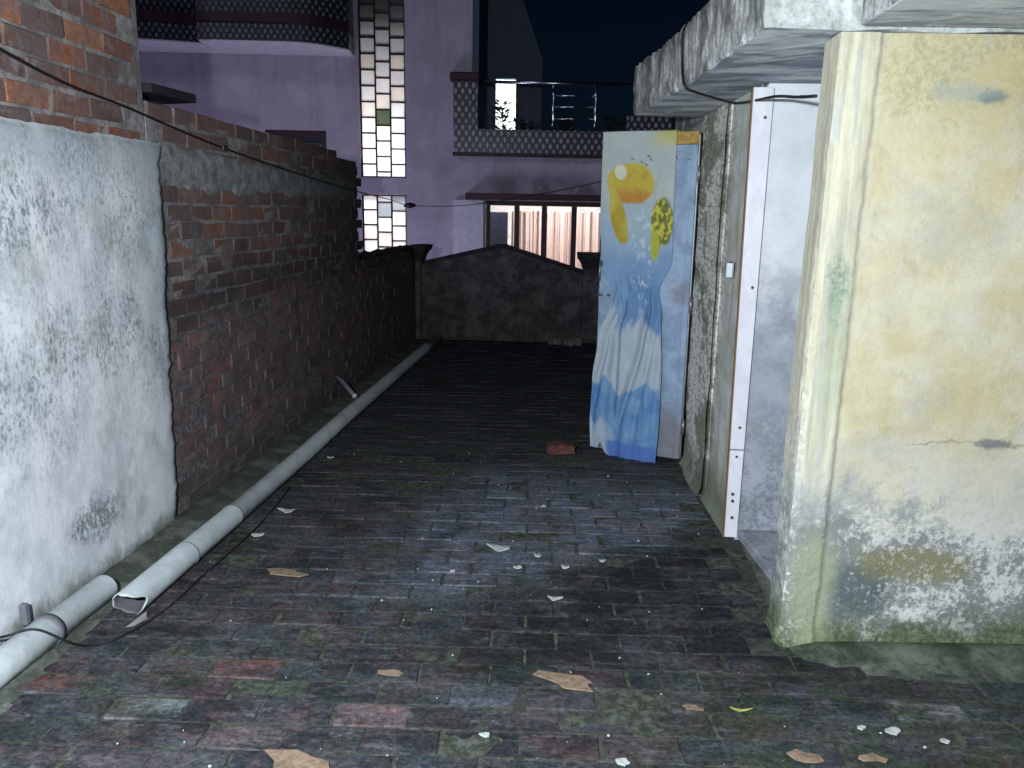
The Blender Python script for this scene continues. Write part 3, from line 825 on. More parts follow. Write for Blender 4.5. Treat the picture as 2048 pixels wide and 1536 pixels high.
# middle wall
w2 = empty('brick_wall', (WX - 0.12, 5.5, 0))
tag(w2, 'red brick wall with a smeared grey cement band, rising above the grey pipe', 'wall', 'terrace boundary walls')
def top2(y): return 2.05 if y < 6.2 else 2.05 - 0.10 * (y - 6.2)
def end2(z): return 7.34 + 0.06 * math.sin(z * 6) + 0.04 * fbm(z * 7, 3)
core('mortar_core', w2, WX - 0.25, WX - 0.0035, 3.67, 7.16, 0.0, 1.975, M['mortar'])
it = wall_brick_items(3.80, 7.3, 0.0, lambda y, z: 3.79 < y < end2(z) - 0.1 and z < top2(y) - 0.03, red, 33)
place_local(w2, it, wb, M['brick_att'], (0.230, 0.105, 0.074, 0.006), 300, lambda q: q[0].translation.y - 0.02 * q[0].translation.z)
def band():
    vs, fs = [], []; n, k = 90, 10; l = w2.location
    for i in range(n + 1):
        y = 3.70 + (7.05 - 3.70) * i / n
        zt = 1.855 - 0.012 * (y - 3.7) + 0.02 * fbm(y * 3, 1) + 0.008 * fbm(y * 14, 1)
        zb = 1.635 + 0.05 * fbm(y * 2.2, 4) + 0.03 * fbm(y * 9, 6)
        for j in range(k + 1):
            t = j / k
            e = min(1, t * 4, (1 - t) * 4)
            vs.append((WX + 0.004 + 0.010 * e + 0.004 * fbm(y * 7, t * 3) - l.x if 0 < j < k else WX - 0.01 - l.x, y - l.y, zb + (zt - zb) * t))
    for i in range(n):
        for j in range(k):
            a = i * (k + 1) + j; fs.append((a, a + k + 1, a + k + 2, a + 1))
    return mobj('cement_band', vs, fs, M['render_band'], w2, smooth=True)
band()

# far low wall
w3 = empty('brick_wall', (WX - 0.12, 8.5, 0))
tag(w3, 'low blackened brick wall running on to the far left corner pillar', 'wall', 'terrace boundary walls')
core('mortar_core', w3, WX - 0.25, WX - 0.002, 7.17, 9.66, 0.0, 1.02, M['mortar'])
it = wall_brick_items(7.2, 9.62, 0.0, lambda y, z: y < 9.58 and z < 1.10 + 0.03 * math.sin(y * 5) and (y > end2(z) - 0.1 ), red, 44)
place_local(w3, it, wb, M['brick_att'], (0.230, 0.105, 0.074, 0.006), 120, lambda q: q[0].translation.y)
bm = bmesh.new()
tube_mesh(bm, [(0.02 + 0.01 * fbm(k, 1), -1.35 + k * 0.12, 1.09 + 0.02 * fbm(k * .8, 2)) for k in range(22)], 0.08, 8, [0.075 + 0.02 * fbm(k * 0.9, 5) for k in range(22)])
bobj('mortar_crest', bm, M['cap'], w3, True)

slab_st = prism('stone_slab', [(-0.02, -0.24, 0.0), (0.155, -0.24, -0.012), (0.155, 0.20, -0.014), (-0.10, 0.30, 0.0), (-0.16, -0.2, 0.01)], (0, 0, 1), 0.042, M['stone'], None, 0.004)
slab_st.location = (WX - 0.13, 3.93, 2.075); slab_st.rotation_euler = (R(1.5), R(-3), 0)
tag(slab_st, 'flat dark stone slab lying on top of the brick wall', 'slab')

# ------------------------------------------------------------------ far parapet with its pillars
par = empty('parapet_wall', (-0.95, 9.95, 0))
tag(par, 'low blackened parapet wall with a gable-shaped top at the far end', 'wall')
pts = []
outline = [(-1.02, 0), (-1.02, 0.925), (-0.06, 1.145), (0.02, 1.145), (0.98, 0.86), (0.98, 0)]
prism('wall_body', [(x, -0.13, z - 0.006) for x, z in outline], (0, 1, 0), 0.22, M['parapet'], par, 0.01)
cop = [(-1.02, 0.921), (-0.06, 1.141), (0.02, 1.141), (0.98, 0.856), (0.98, 0.890), (0.03, 1.180), (-0.07, 1.180), (-1.02, 0.957)]
prism('coping', [(x, -0.155, z) for x, z in cop], (0, 1, 0), 0.27, M['cap'], par, 0.006)

box('side_run', 1.27, 4.3, -0.10, 0.09, 0.0, 0.86, M['parapet'], par, 0.01)

def pillar(name, x, y, w, h, label, chipped):
    p = empty(name, (x, y, 0)); tag(p, label, 'pillar', 'parapet corner pillars')
    box('shaft', -w / 2, w / 2, -w / 2, w / 2, 0, h - 0.19, M['parapet'], p, 0.008)
    # flared cap: rings of growing width
    bm = bmesh.new()
    prof = [(w / 2 + 0.004, h - 0.19), (w / 2 + 0.012, h - 0.15), (w / 2 + 0.045, h - 0.09), (w / 2 + 0.075, h - 0.05), (w / 2 + 0.078, h)]
    rings = []
    for hw, z in prof:
        ring = []
        for a, b in ((-1, -1), (0, -1), (1, -1), (1, 0), (1, 1), (0, 1), (-1, 1), (-1, 0)):
            ring.append(bm.verts.new((a * hw, b * hw, z)))
        rings.append(ring)
    for i in range(len(rings) - 1):
        for k in range(8): bm.faces.new((rings[i][k], rings[i][(k + 1) % 8], rings[i + 1][(k + 1) % 8], rings[i + 1][k]))
    bm.faces.new(rings[-1])
    if chipped:
        bmesh.ops.subdivide_edges(bm, edges=list(bm.edges), cuts=3, use_grid_fill=True)
        for v in bm.verts:
            v.co += Vector((fbm(v.co.x * 9, v.co.y * 9, v.co.z * 9), fbm(v.co.x * 9, v.co.z * 9, 4), fbm(v.co.y * 8, v.co.x * 9, 8))) * 0.022
            if v.co.x < -0.06 and v.co.z > h - 0.06: v.co.z -= 0.35 * (-0.06 - v.co.x) + 0.02
    bmesh.ops.recalc_face_normals(bm, faces=bm.faces)
    bobj('cap', bm, M['cap'], p)
    return p
pillar('corner_pillar', -2.10, 9.90, 0.30, 1.16, 'blackened corner pillar with a chipped flared cap at the far left', True)
pillar('corner_pillar', 0.17, 9.98, 0.28, 1.10, 'blackened corner pillar with a flared cap just left of the hanging cloth', False)

# ------------------------------------------------------------------ right-hand room
room = empty('roof_room', (1.6, 4.0, 0))
tag(room, 'stained yellow plastered roof-top room with a projecting concrete slab', 'building')
def loc(p): return (p[0] - room.location.x, p[1] - room.location.y, p[2])

# front wall (faces the camera): lumpy sheet over a solid body, rounded corner on the left
FWA = R(3.6)
fdir = Vector((math.cos(FWA), math.sin(FWA), 0)); fnorm = Vector((math.sin(FWA), -math.cos(FWA), 0))
corner = Vector((0.785, 2.785, 0))
def front_wall():
    vs, fs = [], []
    S = [-0.17 + 0.02 * i for i in range(8)] + [-0.012 + 0.003 * i for i in range(15)] + [0.04 + 0.008 * i for i in range(20)] + [0.21 + 0.03 * i for i in range(80)]
    n, k = len(S) - 1, 230
    ztop = 2.13
    for s in S:
        for j in range(k + 1):
            z = ztop * j / k
            foot = 0.010 * max(0, 1 - z / 0.10) ** 2
            lean = -0.008 * (1.0 - z)
            bumpy = 0.006 * fbm(s * 2.2, z * 2.2, 3) + 0.0025 * fbm(s * 14, z * 14, 5) + 0.001 * fbm(s * 45, z * 45, 8)
            chip = max(0, fbm(z * 7, 1.5, 2) + 0.5 * fbm(z * 31, 4, 2) - 0.05) * 0.030 + 0.003     # broken arris
            if s < 0:      # return face, running back
                d = -s
                p = corner + fdir * (0.012 * d / 0.17 + lean) - fnorm * d
                nn = -fdir
                p += fdir * chip * max(0, 1 - d / 0.022)
            else:
                p = corner + fdir * (s + lean); nn = fnorm
                p -= fnorm * chip * max(0, 1 - s / 0.022)
                # corner strip stands proud of the wall, with a worn edge
                e = 0.128 + 0.006 * fbm(z * 5, 9, 1) + 0.003 * fbm(z * 22, 3, 1)
                bumpy += 0.011 * max(0, min(1, (e - s) / 0.008 + 0.5))
            p = p + nn * (bumpy + foot)
            vs.append(loc((p.x, p.y, z)))
    for i in range(n):
        for j in range(k):
            a = i * (k + 1) + j; fs.append((a, a + k + 1, a + k + 2, a + 1))
    return mobj('front_wall', vs, fs, M['yellow'], room, smooth=True)
front_wall()
bm = bmesh.new()
b0 = corner - fnorm * 0.03 + fdir * 0.03
add_prism(bm, [loc(b0), loc(b0 + fdir * 2.57), loc(b0 + fdir * 2.57 - fnorm * 0.13), loc(b0 - fnorm * 0.13)], (0, 0, 1), 2.125)
bobj('wall_core', bm, M['sidewall'], room)

def sheet(name, pa, pb, z0, z1, m, amp=0.006, nx=40, nz=70, bow=None, thick=0.12):
    """lumpy wall face from pa to pb (plan), facing left of the direction pa->pb, with a solid behind"""
    pa, pb = Vector((*pa, 0)), Vector((*pb, 0)); d = (pb - pa).normalized(); nn = Vector((-d.y, d.x, 0))
    vs, fs = [], []
    for i in range(nx + 1):
        for j in range(nz + 1):
            p = pa.lerp(pb, i / nx); z = z0 + (z1 - z0) * j / nz
            s = (p - pa).length
            p = p + nn * (amp * fbm(p.y * 2.5, z * 2.5, 2) + amp * 0.35 * fbm(p.y * 15, z * 15, 4) + (bow(s, z) if bow else 0))
            vs.append(loc((p.x, p.y, z)))
    for i in range(nx):
        for j in range(nz):
            a = i * (nz + 1) + j; fs.append((a, a + 1, a + nz + 2, a + nz + 1))
    o = mobj(name, vs, fs, m, room, smooth=True)
    bm = bmesh.new()
    q = [pa - nn * 0.02, pb - nn * 0.02, pb - nn * thick, pa - nn * thick]
    add_prism(bm, [loc((v.x, v.y, z0 + 0.003)) for v in q], (0, 0, 1), z1 - z0 - 0.006)
    bmesh.ops.recalc_face_normals(bm, faces=bm.faces)
    bobj('wall_core', bm, M['sidewall'], room)
    return o
# side wall between the white trim and the blue door, slightly stepped: smooth part, then the peeling jamb
sheet('side_wall', (0.775, 3.80), (0.742, 4.36), 0.0, 2.130, M['sidewall'], bow=lambda s, z: -0.006 * min(1, s / 0.1) + 0.03 * max(0, 1 - z / 0.08) ** 2)
sheet('door_jamb', (0.722, 4.365), (0.700, 5.00), 0.0, 2.130, M['sidewall'], amp=0.009, bow=lambda s, z: 0.03 * max(0, 1 - z / 0.08) ** 2)
sheet('far_side_wall', (0.705, 5.86), (0.69, 6.5), 0.0, 2.130, M['sidewall'])
core('door_lintel', room, 0.72, 0.84, 4.99, 5.87, 2.05, 2.130, M['sidewall'])
core('back_wall', room, 0.80, 3.3, 6.38, 6.5, 0.0, 2.130, M['sidewall'])
core('inner_floor', room, 0.82, 3.3, 3.0, 6.38, -0.005, 0.012, M['fillet'])

# recess behind the yellow corner: whitewashed wall facing the camera, raised mouldy floor
def recess_wall():
    vs, fs = [], []; n, k = 44, 70
    for i in range(n + 1):
        for j in range(k + 1):
            x = 0.80 + 0.90 * i / n; z = 2.131 * j / k
            vs.append(loc((x, 3.800 - 0.004 * fbm(x * 3, z * 3, 4) - 0.0015 * fbm(x * 16, z * 16, 2) - 0.03 * max(0, 1 - z / 0.12) ** 2, z)))
    for i in range(n):
        for j in range(k):
            a = i * (k + 1) + j; fs.append((a, a + k + 1, a + k + 2, a + 1))
    return mobj('recess_wall', vs, fs, M['greydoor'], room, smooth=True)
recess_wall()['label'] = 'whitewashed recess wall, greyer towards its foot'
core('wall_core', room, 0.80, 1.70, 3.83, 3.95, 0.0, 2.128, M['sidewall'])
core('recess_side', room, 1.70, 1.82, 2.98, 3.95, 0.0, 2.128, M['sidewall'])
bm = bmesh.new()
add_prism(bm, [loc((0.815, 3.79, 0.0)), loc((1.70, 3.79, 0.0)), loc((1.70, 2.93, 0.0)), loc((0.885, 2.92, 0.0)), loc((0.868, 3.30, 0.0))], (0, 0, 1), 0.055)
bmesh.ops.recalc_face_normals(bm, faces=bm.faces); bmesh.ops.bevel(bm, geom=list(bm.edges), offset=0.012, segments=2, profile=0.5, affect='EDGES')
bobj('recess_floor', bm, M['greydoor'], room)
# white trim board with its screws, in two lengths
def board(zlo, zhi):
    def xl(z): return 0.752 - 0.010 * z
    def xr(z): return 0.812 + 0.003 * z
    pts = [loc((xl(zlo), 3.775, zlo)), loc((xr(zlo), 3.775, zlo)), loc((xr(zhi), 3.775, zhi)), loc((xl(zhi), 3.775, zhi))]
    return prism('trim_board', pts, (0, 1, 0), 0.022, M['whiteboard'], room, 0.002)
bd = board(0.462, 2.112); bd2 = board(0.012, 0.455)
def screw(x, z, owner, r=0.0075):
    bm = bmesh.new()
    bmesh.ops.create_cone(bm, cap_ends=True, segments=10, radius1=r, radius2=r * 0.8, depth=0.006)
    o = bobj('screw', bm, M['screw'], owner)
    o.rotation_euler = (R(90), 0, 0); o.location = loc((x, 3.7735, z)); return o
for x, z in ((0.789, 1.985), (0.792, 1.237), (0.785, 0.57)): screw(x, z, bd)
for x, z in ((0.781, 0.425), (0.776, 0.235), (0.778, 0.20), (0.781, 0.115)): screw(x, z, bd2, 0.007 if z > .3 else 0.009)
prism('wood_edge', [loc((0.746, 3.778, 0.01)), loc((0.7515, 3.778, 0.01)), loc((0.7305, 3.778, 2.11)), loc((0.725, 3.778, 2.11))], (0, 1, 0), 0.022, M['wood'], room)

# latch keep on the side wall: plate with a bent lip
lt = core('latch_plate', room, 0.748, 0.755, 4.055, 4.165, 1.255, 1.335, M['iron'], 0.001)
l = room.location
prism('latch_lip', [(0.748 - l.x, 4.06 - l.y, 1.262), (0.722 - l.x, 4.075 - l.y, 1.262), (0.722 - l.x, 4.075 - l.y, 1.33), (0.748 - l.x, 4.06 - l.y, 1.33)], (0, 1, 0), 0.004, M['steel'], lt)

# concrete roof slab: left edge runs out at an angle; front edge flush with the yellow wall
bm = bmesh.new()
ol = [(0.548, 2.752), (0.45, 3.9), (0.285, 5.06), (0.66, 5.12), (0.70, 6.6), (3.4, 6.6), (3.4, 2.93)]
ed = []
for i in range(len(ol)):
    a = Vector(ol[i]); b = Vector(ol[(i + 1) % len(ol)])
    n_ = max(1, int((b - a).length / 0.03))
    ed += [a.lerp(b, k / n_) for k in range(n_)]
zs = [2.134, 2.148, 2.19, 2.24, 2.29, 2.34, 2.385, 2.41]
rings = []
for z in zs:
    ring = []
    for p in ed:
        w = 0.016 * fbm(p.x * 5, p.y * 5, z * 5) + 0.010 * fbm(p.x * 25, p.y * 25, z * 25)
        c = Vector((1.9, 4.5)); d = (p - c).normalized()
        q = p + d * (w + (-0.006 if z in (zs[0], zs[-1]) else 0))
        ring.append(bm.verts.new(loc((q.x, q.y, z + 0.008 * fbm(p.x * 4, p.y * 4, 2) + (0.018 * fbm(p.x * 11, p.y * 11, 7) if z > 2.38 else 0)))))
    rings.append(ring)
N_ = len(ed)
for i in range(len(rings) - 1):
    for k in range(N_): bm.faces.new((rings[i][k], rings[i][(k + 1) % N_], rings[i + 1][(k + 1) % N_], rings[i + 1][k]))
f1 = bm.faces.new(list(reversed(rings[0]))); f2 = bm.faces.new(rings[-1])
bmesh.ops.triangulate(bm, faces=[f1, f2])
bmesh.ops.recalc_face_normals(bm, faces=bm.faces)
bobj('roof_slab', bm, M['slab'], room)
# sun-shade that projects over the yellow wall towards the camera
sh = [(0.838, 2.742), (0.852, 1.95), (3.4, 2.10), (3.4, 2.90)]
o = prism('sun_shade', [loc((x, y, 2.138)) for x, y in sh], (0, 0, 1), 0.12, M['slab'], room, 0.008)

# ------------------------------------------------------------------ open blue door and the cloth
HX, HY = 0.674, 4.985
DANG = R(180 - 20.0)
door = empty('door', loc((HX, HY, 0)), DANG, room)
door['label'] = 'open chalky blue door leaf with an orange top edge'
DW, DH = 0.580, 2.045
# local: x from hinge to free edge; the camera sees local +y side
box('door_leaf', 0.0, DW, -0.016, 0.016, 0.035, DH - 0.075, M['bluedoor'], door, 0.003)
M['orange'] = plain('ochre_paint', (0.42, 0.26, 0.06), 0.7, var=0.3, scale=30)
box('top_rail', 0.0, DW, -0.017, 0.017, DH - 0.073, DH, M['orange'], door, 0.003)
box('stile', 0.0, 0.035, 0.0165, 0.022, 0.04, DH - 0.08, M['bluedoor'], door, 0.002)
box('bottom_rail', 0.0365, DW, 0.0165, 0.021, 0.04, 0.12, M['bluedoor'], door, 0.002)
box('lock_rail', 0.0365, DW, 0.0165, 0.021, 1.00, 1.09, M['bluedoor'], door, 0.002)
for z in (0.25, 1.02, 1.80):
    bm = bmesh.new(); tube_mesh(bm, [(-0.012, 0.012, z - 0.05), (-0.012, 0.012, z + 0.05)], 0.009, 8)
    hg = bobj('hinge', bm, M['iron'], door, True)
box('edge_strip', -0.008, -0.002, -0.012, 0.014, 0.04, DH - 0.02, M['iron'], door)
bm = bmesh.new()
tube_mesh(bm, [(0.575, 0.028, 1.14), (0.575, 0.028, 1.27)], 0.007, 8); tube_mesh(bm, [(0.57, 0.03, 1.27), (0.535, 0.03, 1.18)], 0.006, 8)
bobj('latch_bolt', bm, M['iron'], door, True)
bm = bmesh.new(); tube_mesh(bm, [(0.60, 0.028, 1.055), (0.50, 0.028, 1.055)], 0.007, 8)
bobj('sliding_bolt', bm, M['iron'], door, True)
bm = bmesh.new(); tube_mesh(bm, curve_pts([(0.045, 0.022, 1.915), (0.115, 0.03, 1.915), (0.115, 0.03, 1.885), (0.045, 0.022, 1.885)], 4), 0.003, 6)
bobj('hook', bm, M['iron'], door, True)

def cloth():
    NU, NV = 150, 400
    # outline in the door's frame: distance from hinge (left and right edge seen by the camera) against height
    def tab(z, T):
        for (a, va), (b, vb) in zip(T, T[1:]):
            if a >= z >= b:
                t = (a - z) / (a - b); t = t * t * (3 - 2 * t)
                return va + (vb - va) * t
        return T[0][1] if z > T[0][0] else T[-1][1]
    LE = [(2.05, 0.572), (1.5, 0.570), (1.22, 0.540), (1.08, 0.470), (1.00, 0.468), (0.80, 0.535), (0.50, 0.566), (0.24, 0.578), (0.06, 0.566), (0.0, 0.55)]
    RE = [(2.05, 0.126), (1.5, 0.120), (1.30, 0.112), (1.10, 0.178), (0.95, 0.150), (0.55, 0.128), (0.25, 0.124), (0.0, 0.132)]
    zt, vs, fs, cs = DH + 0.004, [], [], []
    def mixc(a, b, t): t = max(0, min(1, t)); return tuple(x + (y - x) * t for x, y in zip(a, b))
    def ss(a, b, x): t = max(0, min(1, (x - a) / (b - a))); return t * t * (3 - 2 * t)
    WHITE, CREAM, BLUE, DBLUE = (0.56, 0.60, 0.60), (0.52, 0.56, 0.54), (0.16, 0.29, 0.48), (0.09, 0.20, 0.40)
    YEL, ORA, GRN = (0.52, 0.39, 0.07), (0.50, 0.22, 0.05), (0.30, 0.30, 0.05)
    def colour(s, t):
        n = fbm(s * 3, t * 8, 1); nf = fbm(s * 16, t * 46, 2); n2 = fbm(s * 6, t * 14, 5)
        c = mixc((0.40, 0.46, 0.46), (0.46, 0.49, 0.43), 0.5 + n)
        # water-blue grows downwards
        c = mixc(c, (0.33, 0.44, 0.54), ss(0.17, 0.30, t + 0.05 * n))
        c = mixc(c, BLUE, ss(0.27, 0.40, t + 0.05 * n + 0.05 * (s - .5)) * 0.75)
        c = mixc(c, DBLUE, ss(0.40, 0.47, t + 0.04 * n) * ss(0.25, 0.5, s + 0.2 * n2) * 0.6)
        lace = 0.6 * ss(0.05, 0.5, nf) * ss(0.24, 0.08, abs(s - 0.60)) * ss(0.2, 0.26, t) * ss(0.55, 0.46, t)
        c = mixc(c, (0.60, 0.66, 0.70), lace)
        # pale field below the knot, then blue hem
        c = mixc(c, (0.42, 0.48, 0.54), ss(0.545, 0.60, t + 0.05 * n2 + 0.035 * math.sin(s * 11 + 0.8) * ss(0.7, 0.5, t)))
        hem = ss(0.765, 0.785, t + 0.03 * n2 + 0.02 * math.sin(s * 9 + 1) - 0.02 * ss(.2, .05, s))
        c = mixc(c, mixc((0.10, 0.24, 0.48), (0.20, 0.35, 0.54), 0.5 + n2), hem)
        c = mixc(c, (0.50, 0.56, 0.60), ss(0.88, 0.93, t + 0.05 * n2) * ss(0.45, 0.15, s) * 0.7)
        c = mixc(c, (0.10, 0.19, 0.50), ss(0.945, 0.955, t) * ss(0.2, 0.3, s))
        # top right corner ochre
        c = mixc(c, (0.50, 0.47, 0.20), ss(0.62, 0.85, s + 0.15 * n) * ss(0.055, 0.02, t))
        # shell: yellow disc, orange lower rim, ribs
        dx, dy = (s - 0.41) / 0.335, (t - 0.150) / 0.060
        d = math.hypot(dx, dy)
        if d < 1.12:
            rib = 0.5 + 0.5 * math.sin(math.atan2(dy + 0.5, dx + 0.6) * 26)
            y_ = mixc(YEL, (0.55, 0.42, 0.06), rib * 0.5)
            y_ = mixc(y_, ORA, ss(0.15, 0.75, dy - 0.15 * dx + 0.2 * n) * 0.9)
            y_ = mixc(y_, (0.30, 0.20, 0.05), 0.45 * ss(0.25, 0.6, fbm(s * 9, t * 30, 3)))
            c = mixc(c, y_, ss(1.06, 0.93, d + 0.10 * n2))
        # petal hanging from the left rim
        ax, az, bx_, bz = 0.045, 0.24, 0.150, 0.67
        X, Z = s * 0.44, t * 2.0; ll = math.hypot(bx_ - ax, bz - az)
        kk = ((X - ax) * (bx_ - ax) + (Z - az) * (bz - az)) / ll ** 2; pd = abs((X - ax) * (bz - az) - (Z - az) * (bx_ - ax)) / ll
        if 0 < kk < 1:
            w_ = 0.012 + 0.042 * math.sin(math.pi * kk ** 1.7)
            c = mixc(c, mixc((0.52, 0.43, 0.09), (0.40, 0.27, 0.03), ss(0.3, 0.9, kk + 0.5 * n)), ss(1.1, 0.8, pd / w_ + 0.1 * n2) * ss(0, .05, kk) * ss(1, .93, kk))
        # white pearl
        c = mixc(c, (0.62, 0.62, 0.46), ss(1.08, 0.9, math.hypot((s - 0.265) / 0.085, (t - 0.118) / 0.022)))
        # yellow-green bunch on the right
        d = math.hypot((s - 0.86) / 0.145, (t - 0.258) / 0.072)
        c = mixc(c, mixc((0.16, 0.17, 0.05), (0.52, 0.50, 0.07), ss(-0.12, 0.18, nf)), ss(1.12, 0.85, d + 0.25 * n2))
        c = mixc(c, (0.40, 0.42, 0.06), ss(1.1, 0.7, math.hypot((s - 0.76) / 0.07, (t - 0.33) / 0.05) + 0.3 * nf))
        c = mixc(c, (0.34, 0.40, 0.28), 0.6 * ss(0.03, 0.012, abs(s - (0.80 - 0.9 * (t - 0.11)))) * ss(0.10, 0.12, t) * ss(0.20, 0.18, t))
        # little birds
        for bx, by in ((0.42, 0.079), (0.64, 0.070), (0.67, 0.080), (0.55, 0.088), (0.61, 0.095)):
            c = mixc(c, (0.10, 0.11, 0.11), 0.8 * ss(1.0, 0.5, math.hypot((s - bx) / 0.035, (t - by - 0.1 * (s - bx)) / 0.0035)))
        return c
    for j in range(NV + 1):
        t = j / NV
        for i in range(NU + 1):
            s = i / NU
            zb = 0.055 - 0.048 * ss(0.15, 0.3, s) + 0.010 * fbm(s * 9, 3)
            if 0.12 < s < 0.22: zb += 0.045 * math.sin((s - 0.12) / 0.10 * math.pi)
            top = zt + 0.003 * math.sin(s * 5)
            z = top + (zb - top) * t
            le, re = tab(z, LE), tab(z, RE)
            x = (le + (re - le) * s) * 1.026
            # folds: shallow above, deep V folds falling from the knot
            k = ss(0.42, 0.56, t)
            y = 0.030 + 0.003 * math.sin(s * 9 + t * 3) * (1 - k)
            kn = math.exp(-((t - 0.475) / 0.045) ** 2)
            f = 0.0
            for s0, s1, w, a in ((0.18, 0.02, 0.05, 0.7), (0.24, 0.30, 0.05, 1.0), (0.30, 0.36, 0.035, 0.6), (0.78, 0.40, 0.05, 1.0), (0.93, 0.62, 0.05, 0.5), (0.98, 0.92, 0.05, 0.6)):
                c0 = s0 + (s1 - s0) * ss(0.46, 0.98, t)
                f += a * math.exp(-((s - c0) / w) ** 2)
            y += k * (0.030 + 0.012 * fbm(s * 4, t * 5, 7)) - 0.042 * f * k * (1 - 0.5 * ss(0.85, 1, t)) + 0.022 * k
            y += 0.030 * kn * math.exp(-((s - 0.25) / 0.22) ** 2) + 0.014 * kn * math.sin(s * 19 + t * 46) * (1 - 0.6 * s)
            for s0, s1 in ((0.25, 0.75), (0.4, 0.95)):   # pull lines above the knot
                c0 = s0 + (s1 - s0) * ss(0.46, 0.30, t); y += 0.006 * math.exp(-((s - c0) / 0.05) ** 2) * ss(0.28, 0.36, t) * (1 - k)
            y = max(y, 0.0245)
            vs.append((x, y, max(z, 0.006)))
            cs.append(colour(s, t))
    for j in range(NV):
        for i in range(NU):
            a = j * (NU + 1) + i; fs.append((a, a + NU + 1, a + NU + 2, a + 1))
    # over the top of the door and down the back
    b0 = len(vs)
    for q, (yy, zz) in enumerate(((0.012, zt + 0.006), (-0.018, zt + 0.005), (-0.024, zt - 0.12))):
        for i in range(NU + 1):
            vs.append((vs[i][0], yy, zz)); cs.append(cs[i])
    for q in range(3):
        for i in range(NU):
            a = i if q == 0 else b0 + (q - 1) * (NU + 1) + i; b = b0 + q * (NU + 1) + i
            fs.append((a, a + 1, b + 1, b))
    o = mobj('hanging_cloth', vs, fs, M['cloth'], None, True)
    ca = o.data.color_attributes.new('Col', 'FLOAT_COLOR', 'POINT')
    flat = []
    for c in cs: flat += [*c, 1.0]
    ca.data.foreach_set('color', flat)
    sol = o.modifiers.new('thickness', 'SOLIDIFY'); sol.thickness = 0.0012; sol.offset = 0
    return o
ch = cloth()
ch.location = (HX, HY, 0); ch.rotation_euler = (0, 0, DANG)
tag(ch, 'blue and white cloth printed with yellow shells, knotted over the open door', 'curtain')

# ------------------------------------------------------------------ pipes on the floor
def pipe_thing(label, p0, p1, r, sockets):
    o = empty('drain_pipe', p0); tag(o, label, 'pipe', 'grey drain pipes along the left wall')
    return o
PR = 0.053
pb0, pb1 = Vector((-1.685, 2.65, 0.058)), Vector((-1.70, 9.45, 0.060))
pipe1 = empty('drain_pipe', pb0); tag(pipe1, 'long grey plastic drain pipe with a broken end, running to the far parapet', 'pipe', 'grey drain pipes along the left wall')
def broken_pipe(L):
    bm = bmesh.new(); seg = 28
    ys = [0, .02, .04, .07, .10, .14, .50, .505, .512, .97, .975, .98, 2.0, 3.0, 4.0, 5.0, 6.0, L]
    rad = lambda y: PR + (0.004 if y <= 0.505 else 0.0) + (0.0025 if 0.505 < y <= 0.975 else 0)
    rings = []; inner = []
    for y in ys:
        ro, ri = [], []
        for k in range(seg):
            a = 2 * math.pi * k / seg
            sgn = math.cos(a - R(20))         # break is deepest on the room side
            yy = y
            if y < 0.14:
                cut = 0.008 + 0.030 * (1 - math.sin(a)) + 0.040 * max(0, math.cos(a - R(10))) ** 8 + 0.006 * math.sin(a * 3 + 1) + 0.004 * math.sin(a * 7)
                yy = max(0, cut) + (0.14 - max(0, cut)) * (y / 0.14)
            bend = 0.006 * math.sin(yy * 1.1); sag = 0.004 * math.sin(yy * 2.3 + 1)
            ro.append(bm.verts.new((math.cos(a) * rad(y) + bend, yy, math.sin(a) * rad(y) + sag)))
            ri.append(bm.verts.new((math.cos(a) * (rad(y) - 0.005) + bend, yy, math.sin(a) * (rad(y) - 0.005) + sag)))
        rings.append(ro); inner.append(ri)
    for i in range(len(ys) - 1):
        for k in range(seg):
            q = (k + 1) % seg
            bm.faces.new((rings[i][k], rings[i][q], rings[i + 1][q], rings[i + 1][k]))
            bm.faces.new((inner[i][q], inner[i][k], inner[i + 1][k], inner[i + 1][q])).material_index = 1
    for k in range(seg):
        q = (k + 1) % seg
        bm.faces.new((rings[0][q], rings[0][k], inner[0][k], inner[0][q])); bm.faces.new((rings[-1][k], rings[-1][q], inner[-1][q], inner[-1][k]))
    return bm
o = bobj('pipe_barrel', broken_pipe((pb1 - pb0).length), M['pipe'], pipe1, True); o.data.materials.append(M['clamp'])
pipe1.rotation_euler = (0, 0, math.atan2(-(pb1 - pb0).x, (pb1 - pb0).y))
for y in (0.506, 0.976):
    bm = bmesh.new(); tube_mesh(bm, [(0.004, y - 0.003, 0.002), (0.004, y + 0.003, 0.002)], PR + 0.0052 if y < 0.6 else PR + 0.0035, 28, None, True)
    bobj('socket_lip', bm, M['clamp'], pipe1, True)
o = mobj('broken_flap', [(0.030, -0.035, -0.050), (0.055, -0.02, -0.052), (0.075, 0.035, -0.050), (0.068, 0.05, -0.028), (0.055, 0.02, -0.035)], [(0, 1, 2, 3, 4)], M['pipe'], pipe1)
o.modifiers.new('t', 'SOLIDIFY').thickness = 0.004

